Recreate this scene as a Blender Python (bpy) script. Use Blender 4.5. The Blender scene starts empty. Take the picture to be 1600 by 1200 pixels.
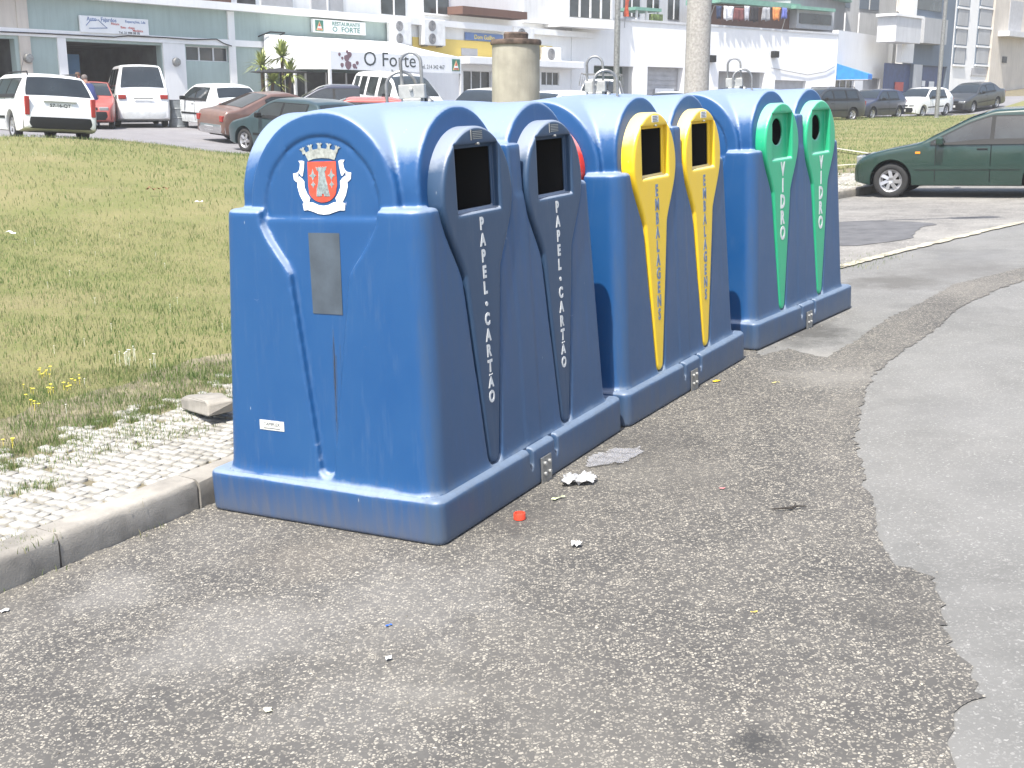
import bpy, math, random
import numpy as np
from mathutils import Matrix, Vector
random.seed(7); rng = np.random.default_rng(7)
scene = bpy.context.scene
COL = scene.collection
rad = math.radians

# ------------------------------------------------------------------ camera, sky, sun
FPX, PITCH, CH = 1800.0, 0.2335, 1.7
camd = bpy.data.cameras.new('camera'); camd.sensor_width = 36; camd.lens = FPX/1600*36
camd.clip_start = .05; camd.clip_end = 2000
cam = bpy.data.objects.new('camera', camd); COL.objects.link(cam)
cam.location = (0, 0, CH); cam.rotation_euler = (math.pi/2-PITCH, 0, 0)
scene.camera = cam
SUN_EL, SUN_DIR = rad(62), Vector((.47, .883))          # horizontal direction the light travels
w = bpy.data.worlds.new('World'); scene.world = w; w.use_nodes = True
nt = w.node_tree; sky = nt.nodes.new('ShaderNodeTexSky'); sky.sky_type = 'NISHITA'; sky.sun_disc = False
sky.sun_elevation = SUN_EL; sky.sun_rotation = math.atan2(-SUN_DIR.x, -SUN_DIR.y)
sky.air_density = 1.0; sky.dust_density = 2.5
bg = nt.nodes['Background']; nt.links.new(sky.outputs[0], bg.inputs[0]); bg.inputs[1].default_value = .15
sd = bpy.data.lights.new('sun', 'SUN'); sd.energy = 4.3; sd.angle = rad(.55); sd.color = (1, .955, .88)
so = bpy.data.objects.new('sun', sd); COL.objects.link(so)
tv = Vector((SUN_DIR.x*math.cos(SUN_EL), SUN_DIR.y*math.cos(SUN_EL), -math.sin(SUN_EL)))
so.rotation_euler = tv.to_track_quat('-Z', 'Y').to_euler(); so.location = (-10, -10, 30)
vs = scene.view_settings; vs.view_transform = 'Standard'; vs.look = 'None'; vs.gamma = 1; vs.exposure = 1.1
scene.render.engine = 'CYCLES'

# ------------------------------------------------------------------ projection helpers
CP, SP = math.cos(PITCH), math.sin(PITCH)
def ray(px, py):
    u = (px-800)/FPX; v = -(py-600)/FPX
    return np.array([u, CP+v*SP, -SP+v*CP])
# the frame of the road plane the containers stand on (it leans a little sideways)
gp, gr = .238, -.049
def cammat(p, r):          # columns: right, up, forward
    fw = np.array([0, math.cos(p), -math.sin(p)]); up = np.array([0, math.sin(p), math.cos(p)]); rt = np.array([1., 0, 0])
    c, s = math.cos(r), math.sin(r)
    r2 = rt*c+up*s; u2 = -rt*s+up*c
    return np.stack([r2, u2, fw], 1)
MG = cammat(PITCH, 0) @ cammat(gp, gr).T                 # ground frame -> world
NG = MG @ np.array([0, 0, 1.])
O3 = np.array([0, 0, CH])
P0 = O3 + MG @ np.array([0, 0, -CH])
GA, GB = -NG[0]/NG[2], -NG[1]/NG[2]; GC = P0 @ NG/NG[2]
def plane(x, y): return GA*x+GB*y+GC
CTL = []                                                # x, y, residual height over that plane
for x in (-3, -1, 1, 3, 6): 
    for y in (-4, 0, 4, 8, 12): CTL.append((x, y, plane(x, y)))
CTL += [(6.5, 19.7, .25), (8, 17.8, .30), (5, 24, .36), (9, 26, .5), (-9.2, 25.5, .98), (-6.6, 28, .56), (-11, 27, 1.0), (-12.4, 38, 1.11), (-7, 31, .66),
        (-3, 40, 1.1), (15.8, 57, 1.2), (16, 62, 1.3), (13.5, 52, 1.15), (24, 61, 1.5), (27.6, 68, 2.2), (33, 100, 2.9), (50, 110, 4.2), (22, 80, 2.0), (5, 68, 1.4),
        (-40, 60, 1.2), (-18, 42, 1.2), (-60, 20, 1), (-20, 0, -.6), (-14, 14, .35), (30, 0, 1.2), (60, 60, 3), (-20, -20, -1), (20, -20, .6), (120, 120, 6), (-120, 120, 2),
        (0, 20, .30), (8, 40, .8), (4, 50, 1.0), (14, 45, .95), (-5, 14, .12), (-8, 18, .55)]
CT = np.array(CTL); CX = CT[:, :2]; CR = CT[:, 2]-plane(CT[:, 0], CT[:, 1])
def _U(r2): return np.where(r2 > 1e-9, r2*np.log(np.maximum(r2, 1e-9)), 0)
_n = len(CX); _D = ((CX[:, None]-CX[None])**2).sum(-1); _A = np.zeros((_n+3, _n+3)); _A[:_n, :_n] = _U(_D)+np.eye(_n)*3.0
_A[:_n, _n] = 1; _A[:_n, _n+1:] = CX; _A[_n, :_n] = 1; _A[_n+1:, :_n] = CX.T
_W = np.linalg.solve(_A, np.concatenate([CR, np.zeros(3)]))
def sst(t): t = np.clip(t, 0, 1); return t*t*(3-2*t)
def H(x, y):
    x = np.asarray(x, float); y = np.asarray(y, float)
    d = (x[..., None]-CX[:, 0])**2+(y[..., None]-CX[:, 1])**2
    g = _U(d)@_W[:_n]+_W[_n]+x*_W[_n+1]+y*_W[_n+2]
    # distance left of / beyond the row of containers
    back = ((x-.3)*-.85+(y-4.2)*.52)-1.35
    m = sst(np.maximum(back-1.5, (y-11.5))/5.0)
    return plane(x, y)+g*m
def gnd(px, py, off=0.0):
    d = ray(px, py); lo, hi = .5, .5
    f = lambda t: CH+t*d[2]-float(H(t*d[0], t*d[1]))-off
    t = .5
    while f(t) > 0 and t < 400: lo = t; t *= 1.04; hi = t
    for _ in range(40):
        m = (lo+hi)/2
        if f(m) > 0: lo = m
        else: hi = m
    return np.array([hi*d[0], hi*d[1], CH+hi*d[2]])
def atY(px, py, Y):
    d = ray(px, py); t = Y/d[1]; return np.array([t*d[0], Y, CH+t*d[2]])

# ------------------------------------------------------------------ object helpers
def tag(o, label=None, cat=None, group=None, kind=None):
    if label: o['label'] = label
    if cat: o['category'] = cat
    if group: o['group'] = group
    if kind: o['kind'] = kind
    return o
def thing(name, label, cat, loc=(0, 0, 0), rz=0.0, group=None):
    o = bpy.data.objects.new(name, None); o.empty_display_size = .1; COL.objects.link(o)
    o.location = loc; o.rotation_euler = (0, 0, rz); return tag(o, label, cat, group)
def copy_tree(o, parent=None):
    c = o.copy(); COL.objects.link(c); c.parent = parent
    for ch in list(KIDS.get(o, [])):
        d = copy_tree(ch, c); KIDS.setdefault(c, []).append(d)
    return c
KIDS = {}
class MB:
    def __init__(s): s.v = []; s.f = []; s.n = 0
    def add(s, v, f):
        v = [tuple(map(float, p)) for p in v]; s.v += v; s.f += [tuple(int(i)+s.n for i in q) for q in f]; s.n += len(v); return s
    def box(s, x0, x1, y0, y1, z0, z1, M=None):
        v = [(x, y, z) for z in (z0, z1) for x, y in ((x0, y0), (x1, y0), (x1, y1), (x0, y1))]
        if M is not None: v = [tuple(M @ Vector(p)) for p in v]
        return s.add(v, [(3, 2, 1, 0), (4, 5, 6, 7), (0, 1, 5, 4), (1, 2, 6, 5), (2, 3, 7, 6), (3, 0, 4, 7)])
    def prism(s, poly, fr, t0, t1):
        """poly 2-D in frame fr=(o,u,v,n), extruded from t0 to t1 along n"""
        o, u, v, n = [np.array(a, float) for a in fr]; k = len(poly)
        P = [o+u*a+v*b+n*t0 for a, b in poly]+[o+u*a+v*b+n*t1 for a, b in poly]
        f = [tuple(range(k))[::-1], tuple(range(k, 2*k))]+[(i, (i+1) % k, k+(i+1) % k, k+i) for i in range(k)]
        return s.add(P, f)
    def tube(s, path, r, n=8, cap=True):
        path = [Vector(p) for p in path]; rs = r if hasattr(r, '__len__') else [r]*len(path); V = []; up = None
        for i, p in enumerate(path):
            d = (path[min(i+1, len(path)-1)]-path[max(i-1, 0)]).normalized()
            if up is None: up = Vector((0, 0, 1)) if abs(d.z) < .9 else Vector((1, 0, 0))
            a = d.cross(up).normalized(); b = a.cross(d).normalized(); up = b
            V += [p+(a*math.cos(2*math.pi*k/n)+b*math.sin(2*math.pi*k/n))*rs[i] for k in range(n)]
        F = [(i*n+k, i*n+(k+1) % n, (i+1)*n+(k+1) % n, (i+1)*n+k) for i in range(len(path)-1) for k in range(n)]
        if cap: F += [tuple(range(n))[::-1], tuple(range((len(path)-1)*n, len(path)*n))]
        return s.add(V, F)
    def lathe(s, prof, n=24, M=None):
        V = []; m = len(prof)
        for k in range(n):
            a = 2*math.pi*k/n; V += [(r*math.cos(a), r*math.sin(a), z) for r, z in prof]
        if M is not None: V = [tuple(M @ Vector(p)) for p in V]
        F = [(k*m+i, ((k+1) % n)*m+i, ((k+1) % n)*m+i+1, k*m+i+1) for k in range(n) for i in range(m-1)]
        return s.add(V, F)
    def grid(s, P, flip=False):
        P = np.asarray(P); a, b = P.shape[:2]
        F = [(i*b+j, (i+1)*b+j, (i+1)*b+j+1, i*b+j+1) for i in range(a-1) for j in range(b-1)]
        if flip: F = [q[::-1] for q in F]
        return s.add(P.reshape(-1, 3), F)
    def obj(s, name, mat, parent=None, smooth=False, bevel=0, seg=2, angle=35):
        me = bpy.data.meshes.new(name); me.from_pydata(s.v, [], s.f); me.materials.append(mat)
        if smooth: me.polygons.foreach_set('use_smooth', [True]*len(me.polygons))
        o = bpy.data.objects.new(name, me); COL.objects.link(o)
        if smooth and angle < 180:
            try: me.set_sharp_from_angle(angle=rad(angle))
            except Exception: pass
        if parent is not None: o.parent = parent; KIDS.setdefault(parent, []).append(o)
        if bevel:
            b = o.modifiers.new('bevel', 'BEVEL'); b.width = bevel; b.segments = seg; b.limit_method = 'ANGLE'
        return o
def npobj(name, V, F, mat, parent=None, smooth=True):
    V = np.asarray(V, np.float32); F = np.asarray(F, np.int32); k = F.shape[1]
    me = bpy.data.meshes.new(name); me.vertices.add(len(V)); me.vertices.foreach_set('co', V.ravel())
    me.loops.add(F.size); me.loops.foreach_set('vertex_index', F.ravel()); me.polygons.add(len(F))
    me.polygons.foreach_set('loop_start', np.arange(0, F.size, k, dtype=np.int32))
    try: me.polygons.foreach_set('loop_total', np.full(len(F), k, np.int32))
    except Exception: pass
    if smooth: me.polygons.foreach_set('use_smooth', np.ones(len(F), bool))
    me.materials.append(mat); me.update(calc_edges=True); me.validate()
    o = bpy.data.objects.new(name, me); COL.objects.link(o)
    if parent is not None: o.parent = parent; KIDS.setdefault(parent, []).append(o)
    return o
def text_geo(txt, size=1.0, sx=1.0, bold=0.0, align='CENTER', ext=0.004, res=3):
    cu = bpy.data.curves.new('t', 'FONT'); cu.body = txt; cu.size = size; cu.align_x = align; cu.align_y = 'CENTER'
    cu.offset = bold; cu.extrude = ext; cu.resolution_u = res
    o = bpy.data.objects.new('t', cu); COL.objects.link(o)
    dg = bpy.context.evaluated_depsgraph_get(); me = o.evaluated_get(dg).to_mesh()
    V = [(v.co.x*sx, v.co.y, v.co.z) for v in me.vertices]; F = [tuple(p.vertices) for p in me.polygons]
    o.evaluated_get(dg).to_mesh_clear(); bpy.data.objects.remove(o); bpy.data.curves.remove(cu)
    return V, F
def put_text(mb, txt, fr, u, v, size, **k):
    o, U, Vv, N = [np.array(a, float) for a in fr]
    V, F = text_geo(txt, size, **k)
    mb.add([o+U*(u+x)+Vv*(v+y)+N*z for x, y, z in V], F)

# ------------------------------------------------------------------ materials
def newmat(name):
    m = bpy.data.materials.new(name); m.use_nodes = True; t = m.node_tree
    return m, t, t.nodes['Principled BSDF']
def N(t, kind, **kw):
    n = t.nodes.new(kind)
    for k, v in kw.items():
        if k in n.inputs.keys(): n.inputs[k].default_value = v
        else: setattr(n, k, v)
    return n
def coords(t, scale=(1, 1, 1), space='Object'):
    tc = N(t, 'ShaderNodeTexCoord'); mp = N(t, 'ShaderNodeMapping'); mp.inputs['Scale'].default_value = scale
    t.links.new(tc.outputs[space], mp.inputs[0]); return mp.outputs[0]
def ramp(t, src, stops):
    r = N(t, 'ShaderNodeValToRGB'); e = r.color_ramp.elements
    while len(e) < len(stops): e.new(.5)
    for q, (p, c) in zip(e, stops):
        q.position = p; q.color = (c, c, c, 1) if not hasattr(c, '__len__') else (*c, 1)
    t.links.new(src, r.inputs[0]); return r.outputs[0]
def mixc(t, fac, a, b, mode='MIX'):
    m = N(t, 'ShaderNodeMix'); m.data_type = 'RGBA'; m.blend_type = mode
    for i, x in ((0, fac), (6, a), (7, b)):
        if hasattr(x, 'links') or isinstance(x, bpy.types.NodeSocket): t.links.new(x, m.inputs[i])
        elif i == 0: m.inputs[i].default_value = x
        else: m.inputs[i].default_value = (*x, 1)
    return m.outputs[2]
def noise(t, vec, scale, detail=4, rough=.55, dist=0):
    n = N(t, 'ShaderNodeTexNoise', Scale=scale, Detail=detail, Roughness=rough, Distortion=dist); t.links.new(vec, n.inputs['Vector']); return n.outputs[0]
def bump(t, p, h, strength=.3, dist=.01):
    b = N(t, 'ShaderNodeBump', Strength=strength, Distance=dist); t.links.new(h, b.inputs['Height']); t.links.new(b.outputs[0], p.inputs['Normal'])
def paint(name, c, rough=.5, metal=0, var=.12, vs=3.0, spec=.5, coat=0, bmp=0, bs=60, streak=0):
    m, t, p = newmat(name); co = coords(t); n = noise(t, co, vs, 5)
    c2 = tuple(x*(1-var*1.6) for x in c); c1 = tuple(min(1, x*(1+var*.6)) for x in c)
    col = mixc(t, ramp(t, n, [(.3, 0), (.7, 1)]), c2, c1)
    if streak:
        n2 = noise(t, coords(t, (2.2, 2.2, .18)), 2.5, 4, .7)
        col = mixc(t, ramp(t, n2, [(.45, 0), (.75, streak)]), col, tuple(x*.5 for x in c))
    t.links.new(col, p.inputs['Base Color']); p.inputs['Roughness'].default_value = rough; p.inputs['Metallic'].default_value = metal
    p.inputs['Specular IOR Level'].default_value = spec; p.inputs['Coat Weight'].default_value = coat; p.inputs['Coat Roughness'].default_value = .08
    if bmp: bump(t, p, noise(t, co, bs, 3), bmp, .01)
    return m
def asphalt(name, dark, mid, stone, sscale, amount, stain=.35, dustc=(.34, .32, .29), edge=(.05, .16), blobs=()):
    """stones showing through a dark binder: every stone its own shade"""
    m, t, p = newmat(name); co = coords(t)
    dn = N(t, 'ShaderNodeTexNoise', Scale=sscale*.7, Detail=1.0); t.links.new(co, dn.inputs['Vector'])
    add = N(t, 'ShaderNodeVectorMath', operation='MULTIPLY_ADD'); t.links.new(dn.outputs[1], add.inputs[0]); add.inputs[1].default_value = (.012,)*3; t.links.new(co, add.inputs[2])
    v = N(t, 'ShaderNodeTexVoronoi', Scale=sscale, Randomness=1.0); t.links.new(add.outputs[0], v.inputs['Vector'])
    sep = N(t, 'ShaderNodeSeparateColor'); t.links.new(v.outputs['Color'], sep.inputs[0])
    ve = N(t, 'ShaderNodeTexVoronoi', Scale=sscale, Randomness=1.0); ve.feature = 'DISTANCE_TO_EDGE'; t.links.new(add.outputs[0], ve.inputs['Vector'])
    big = noise(t, co, .55, 5, .6); med = noise(t, co, 3.0, 4, .6)
    inside = ramp(t, ve.outputs[0], [(edge[0], 0), (edge[1], 1)])
    pick = ramp(t, sep.outputs[0], [(1-amount-.12, 0), (1-amount+.25, .75), (1, 1)])
    mul = N(t, 'ShaderNodeMath', operation='MULTIPLY'); t.links.new(inside, mul.inputs[0]); t.links.new(pick, mul.inputs[1])
    base = mixc(t, ramp(t, med, [(.3, 0), (.7, 1)]), dark, mid)
    scol = mixc(t, sep.outputs[1], tuple(x*.55 for x in stone), stone)
    col = mixc(t, mul.outputs[0], base, scol)
    col = mixc(t, ramp(t, big, [(.50, 0), (.66, stain)]), col, dustc)
    col = mixc(t, ramp(t, noise(t, coords(t, (1, 1, 1)), .9, 6, .65, .6), [(.56, 0), (.72, .45)]), col, tuple(x*.55 for x in dark))
    for bx, by, br, bs_, bc_ in blobs:      # stains and dust patches with a place and outline of their own
        w1 = N(t, 'ShaderNodeTexNoise', Scale=4.5, Detail=8.0, Roughness=.75); t.links.new(co, w1.inputs['Vector'])
        a1 = N(t, 'ShaderNodeVectorMath', operation='MULTIPLY_ADD'); t.links.new(w1.outputs[1], a1.inputs[0]); a1.inputs[1].default_value = (br*2.6, br*2.6, 0); t.links.new(co, a1.inputs[2])
        sb = N(t, 'ShaderNodeVectorMath', operation='SUBTRACT'); t.links.new(a1.outputs[0], sb.inputs[0]); sb.inputs[1].default_value = (bx+br*1.3, by+br*1.3, 0)
        m2 = N(t, 'ShaderNodeVectorMath', operation='MULTIPLY'); t.links.new(sb.outputs[0], m2.inputs[0]); m2.inputs[1].default_value = (1/br, 1/br, 0)
        ln = N(t, 'ShaderNodeVectorMath', operation='LENGTH'); t.links.new(m2.outputs[0], ln.inputs[0])
        col = mixc(t, ramp(t, ln.outputs['Value'], [(.3, bs_), (1.1, 0)]), col, bc_)
    t.links.new(col, p.inputs['Base Color']); p.inputs['Roughness'].default_value = .82; p.inputs['Specular IOR Level'].default_value = .35
    bump(t, p, mul.outputs[0], .35, .004)
    return m
def plastic(name, c, fade, rough=.38, street=False):
    """old roto-moulded plastic: chalky bloom in patches, fine scratches, grime near the foot"""
    m, t, p = newmat(name); co = coords(t)
    n1 = noise(t, co, 2.2, 6, .65); n2 = noise(t, coords(t, (14, 14, 1.2)), 2.0, 4, .7); n3 = noise(t, co, 26, 4, .6)
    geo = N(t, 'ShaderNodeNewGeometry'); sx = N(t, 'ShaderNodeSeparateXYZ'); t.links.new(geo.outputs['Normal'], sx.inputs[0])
    col = mixc(t, ramp(t, n1, [(.3, 0), (.75, .22)]), c, fade)
    col = mixc(t, ramp(t, n2, [(.55, 0), (.8, .16)]), col, tuple(.55*x+.12 for x in fade))
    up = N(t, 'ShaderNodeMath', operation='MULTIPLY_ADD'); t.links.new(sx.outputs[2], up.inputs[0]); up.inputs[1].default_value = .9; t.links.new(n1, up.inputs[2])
    col = mixc(t, ramp(t, up.outputs[0], [(.80, 0), (1.32, .60)]), col, tuple(.45*x+.55*g for x, g in zip(fade, (.52, .56, .62))))      # upward faces paled: sky glare put into the colour, plus some dust
    v = N(t, 'ShaderNodeTexVoronoi', Scale=9.0); v.feature = 'DISTANCE_TO_EDGE'; t.links.new(coords(t, (1, 1, .35)), v.inputs['Vector'])
    sc = ramp(t, v.outputs[0], [(0, .5), (.003, 0)])
    scm = N(t, 'ShaderNodeMath', operation='MULTIPLY'); t.links.new(sc, scm.inputs[0]); t.links.new(ramp(t, noise(t, co, 5, 2), [(.68, 0), (.72, .6)]), scm.inputs[1])
    col = mixc(t, scm.outputs[0], col, (.5, .55, .62))
    sp = N(t, 'ShaderNodeTexVoronoi', Scale=34.0); t.links.new(coords(t, (1, 1, .2)), sp.inputs['Vector'])
    spr = ramp(t, sp.outputs[0], [(.030, .6), (.07, 0)])
    spm = N(t, 'ShaderNodeMath', operation='MULTIPLY'); t.links.new(spr, spm.inputs[0]); t.links.new(ramp(t, noise(t, co, 3.2, 3), [(.55, 0), (.62, 1)]), spm.inputs[1])
    col = mixc(t, spm.outputs[0], col, (.55, .58, .6))
    tc = N(t, 'ShaderNodeTexCoord'); s2 = N(t, 'ShaderNodeSeparateXYZ'); t.links.new(tc.outputs['Object'], s2.inputs[0])
    low = N(t, 'ShaderNodeMath', operation='MULTIPLY_ADD'); t.links.new(n2, low.inputs[0]); low.inputs[1].default_value = .38; t.links.new(s2.outputs[2], low.inputs[2])
    col = mixc(t, ramp(t, low.outputs[0], [(.20, .60), (.42, 0)]), col, (.115, .112, .108))       # road splash on the foot
    yy = N(t, 'ShaderNodeMath', operation='MULTIPLY_ADD'); t.links.new(n2, yy.inputs[0]); yy.inputs[1].default_value = .16; t.links.new(s2.outputs[1], yy.inputs[2])
    col = mixc(t, ramp(t, yy.outputs[0], [(.14, .46 if street else 0), (.20, 0)]), col, (.056, .082, .112))       # street side greyed: its shade put into the colour, with some road film
    t.links.new(col, p.inputs['Base Color'])
    r = ramp(t, n1, [(.3, rough-.06), (.75, rough+.14)]); t.links.new(r, p.inputs['Roughness'])
    bump(t, p, n3, .10, .004)
    return m

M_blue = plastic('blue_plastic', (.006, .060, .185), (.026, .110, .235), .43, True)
M_blue_shaded = plastic('blue_plastic_shaded', (.020, .052, .108), (.060, .095, .155), .44)  # the body's blue plastic made greyer: shade on the fronts put into the colour
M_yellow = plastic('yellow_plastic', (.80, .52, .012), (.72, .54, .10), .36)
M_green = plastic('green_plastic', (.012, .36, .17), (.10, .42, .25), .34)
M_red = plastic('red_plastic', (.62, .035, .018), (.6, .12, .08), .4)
M_black = paint('black_rubber', (.012, .012, .014), .6)
M_dark = paint('dark_inside', (.006, .006, .007), .9)
M_galv = paint('galvanised', (.33, .33, .32), .45, .7, .25, 20, bmp=.1)
M_steel = paint('dull_steel', (.42, .42, .39), .5, .35, .2, 20)
M_white = paint('white_paint', (.80, .80, .78), .6)
M_letter = paint('white_letter', (.62, .63, .62), .6, var=.1, vs=30)
M_letterblue = paint('faded_blue_letter', (.17, .23, .34), .6, var=.25, vs=60)
M_label = paint('old_label', (.58, .58, .54), .7, var=.2, vs=40)
M_glue = paint('glue_residue', (.060, .080, .102), .75, var=.2, vs=9)

# ------------------------------------------------------------------ ground
def line_pts(pts, n):
    """Catmull-Rom through 2-D points, n samples"""
    P = np.array(pts, float); P = np.vstack([2*P[0]-P[1], P, 2*P[-1]-P[-2]]); out = []
    m = len(P)-3
    for q in np.linspace(0, m-1e-6, n):
        i = int(q); s = q-i; a, b, c, d = P[i:i+4]
        out.append(.5*((2*b)+(-a+c)*s+(2*a-5*b+4*c-d)*s*s+(-a+3*b-3*c+d)*s**3))
    return np.array(out)
def sheet(name, A, B, off, mat, nv=24, pw=1.0, jag=0):
    """ruled surface between two polylines of equal length, laid on the terrain"""
    A, B = np.array(A), np.array(B); tt = np.linspace(0, 1, nv)**pw
    P = A[:, None, :]*(1-tt)[None, :, None]+B[:, None, :]*tt[None, :, None]
    Z = H(P[..., 0], P[..., 1])+off
    V = np.concatenate([P, Z[..., None]], -1); a, b = V.shape[:2]
    idx = np.arange(a*b).reshape(a, b)
    F = np.stack([idx[:-1, :-1], idx[1:, :-1], idx[1:, 1:], idx[:-1, 1:]], -1).reshape(-1, 4)
    # make it face up
    p = V.reshape(-1, 3); q = F[len(F)//2]; nn = np.cross(p[q[1]]-p[q[0]], p[q[2]]-p[q[0]])
    if nn[2] < 0: F = F[:, ::-1]
    return tag(npobj(name, p, F, mat), kind='structure')
def polysheet(name, pix, off, mat, step=.12, jit=.015, world=False):
    """a flat patch with a ragged edge: polygon of picture points laid on the ground, filled with a fan of strips"""
    P = np.array(pix if world else [gnd(*q)[:2] for q in pix]); out = []
    for i in range(len(P)):
        a, b = P[i], P[(i+1) % len(P)]; n = max(1, int(np.linalg.norm(b-a)/step))
        for k in range(n):
            q = a+(b-a)*k/n; out.append(q+rng.normal(0, jit, 2))
    me = bpy.data.meshes.new(name)
    from mathutils.geometry import tessellate_polygon
    V = [Vector((q[0], q[1], 0)) for q in out]; T = tessellate_polygon([V])
    C = [(v.x, v.y, float(H(v.x, v.y))+off) for v in V]
    T2 = []
    for a, b, c in T:
        n = (Vector(C[b])-Vector(C[a])).cross(Vector(C[c])-Vector(C[a])); T2.append((a, b, c) if n.z > 0 else (a, c, b))
    me.from_pydata(C, [], T2); me.materials.append(mat); o = bpy.data.objects.new(name, me); COL.objects.link(o)
    return tag(o, kind='structure')

def blob(px, py, r, k, c): g = gnd(px, py); return (g[0], g[1], r, k, c)
_pale, _dk = (.27, .26, .24), (.045, .043, .04)
FB_ = [blob(1250, 520, .55, .7, _dk), blob(1400, 440, .6, .75, (.085, .081, .073)), blob(1500, 420, .7, .5, (.09, .086, .08)), blob(1480, 640, .35, .22, (.10, .10, .098)), blob(1560, 760, .4, .2, (.11, .11, .108)), blob(1290, 560, .35, .55, (.25, .24, .22)), blob(1520, 400, .6, .35, (.10, .10, .10))]
CB_ = [blob(360, 1000, .42, .26, _pale), blob(640, 940, .46, .24, _pale), blob(560, 1120, .34, .18, _pale), blob(170, 930, .25, .25, _pale), blob(800, 800, .34, .45, _dk), blob(1190, 1160, .09, .7, (.03, .03, .03)), blob(1000, 700, .5, .35, _dk), blob(480, 870, .3, .3, (.19, .17, .14)), blob(1310, 590, .40, .5, (.22, .21, .19)), blob(1080, 760, .3, .3, _dk)]
M_fine = asphalt('road_asphalt', (.13, .129, .122), (.165, .163, .154), (.30, .295, .28), 110, .35, .18, (.25, .25, .245), blobs=FB_)
M_coarse = asphalt('coarse_asphalt', (.058, .056, .053), (.096, .091, .083), (.39, .36, .30), 98, .56, .45, (.175, .165, .145), (.07, .20), CB_)
M_farroad = asphalt('far_asphalt', (.16, .155, .165), (.2, .195, .20), (.27, .27, .28), 60, .3, .25, (.27, .27, .28))
M_bay = asphalt('bay_asphalt', (.125, .12, .112), (.20, .19, .175), (.36, .35, .32), 55, .45, .45, (.30, .29, .265))
M_patch = paint('new_asphalt_patch', (.105, .105, .108), .9, var=.2, vs=5, bmp=.3, bs=150)
M_dirt = paint('soil', (.16, .135, .075), .95, var=.35, vs=5, bmp=.4, bs=50)

# the kerb line, from in front of the camera's left round behind the containers to the parking bay
U = [(-.285, 4.029, .517), (.575, 5.514, .552), (1.565, 7.131, .645)]; K = 1.0625
LX, WY, HB = 1.79, 1.235, .193
def unit_mat(i):
    x, y, a = U[i]; o = O3+MG @ np.array([x*K, y*K, -CH])
    row = MG @ np.array([math.sin(a), math.cos(a), 0]); lat = MG @ np.array([-math.cos(a), math.sin(a), 0]); up = MG @ np.array([0, 0, 1.])
    M = Matrix.Identity(4)
    for r in range(3):
        M[r][0], M[r][1], M[r][2], M[r][3] = row[r], lat[r], up[r], o[r]
    return M
UM = [unit_mat(i) for i in range(3)]
def ul(i, x, y, z=0): p = UM[i] @ Vector((x, y, z)); return np.array([p.x, p.y])
k0, k1 = gnd(0, 928)[:2], gnd(94, 887)[:2]
kp = [k0+(k0-k1)*12, k0+(k0-k1)*4, k0, k1, gnd(231, 831)[:2], gnd(322, 791)[:2], ul(0, .9, WY+.03), ul(0, 1.75, WY+.05), ul(1, .9, WY+.05), ul(1, 1.7, WY+.16), ul(2, .9, WY+.28), ul(2, 1.8, WY+.6),
      gnd(1306, 311)[:2], gnd(1372, 301)[:2]]
dd = (kp[-1]-kp[-2]); dd /= np.linalg.norm(dd)
kp += [kp[-1]+dd*3+np.array([.3, 0]), kp[-1]+dd*9+np.array([1.6, 0]), kp[-1]+dd*18+np.array([5, 0])]
KP = np.array(kp); _c = np.concatenate([[0], np.cumsum(np.linalg.norm(np.diff(KP, axis=0), axis=1))])
_f = np.arange(0, _c[-1], .05); _x = np.stack([np.interp(_f, _c, KP[:, 0]), np.interp(_f, _c, KP[:, 1])], 1)
_k = np.exp(-.5*(np.arange(-20, 21)*.05/.32)**2); _k /= _k.sum(); _p = np.vstack([_x[:1]-(_x[1]-_x[0])*np.arange(20, 0, -1)[:, None], _x, _x[-1:]+(_x[-1]-_x[-2])*np.arange(1, 21)[:, None]])
_x = np.stack([np.convolve(_p[:, i], _k, 'valid') for i in (0, 1)], 1)
_s = np.linspace(0, 1, 260)**1.6; KL = np.stack([np.interp(_s*_f[-1], _f, _x[:, i]) for i in (0, 1)], 1)
def kly(y): return int(np.argmin(abs(KL[:, 1]-y)))
def off_line(L, d):
    T = np.gradient(L, axis=0); T /= np.linalg.norm(T, axis=1)[:, None]; Nn = np.stack([-T[:, 1], T[:, 0]], 1)
    return L+Nn*(d[:, None] if hasattr(d, '__len__') else d)
tot = np.concatenate([[0], np.cumsum(np.linalg.norm(np.diff(KL, axis=0), axis=1))])

# ground sheet to the horizon
gx = np.concatenate([-np.geomspace(600, 14, 24), np.linspace(-12, 40, 66), np.geomspace(43, 700, 24)])
gy = np.concatenate([-np.geomspace(300, 8, 12), np.linspace(-6, 90, 110), np.geomspace(94, 1200, 26)])
GX, GY = np.meshgrid(gx, gy, indexing='ij')
gz = H(np.clip(GX, -120, 120), np.clip(GY, -60, 140))-.12
idx = np.arange(GX.size).reshape(GX.shape)
F = np.stack([idx[:-1, :-1], idx[1:, :-1], idx[1:, 1:], idx[:-1, 1:]], -1).reshape(-1, 4)
tag(npobj('ground', np.stack([GX, GY, gz], -1).reshape(-1, 3), F, M_dirt), kind='structure')

# road: everything on the street side of the kerb
far_r = KL+np.array([[22., -9.]])
sheet('road', KL, far_r, 0, M_fine, 60, 1.4)

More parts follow.
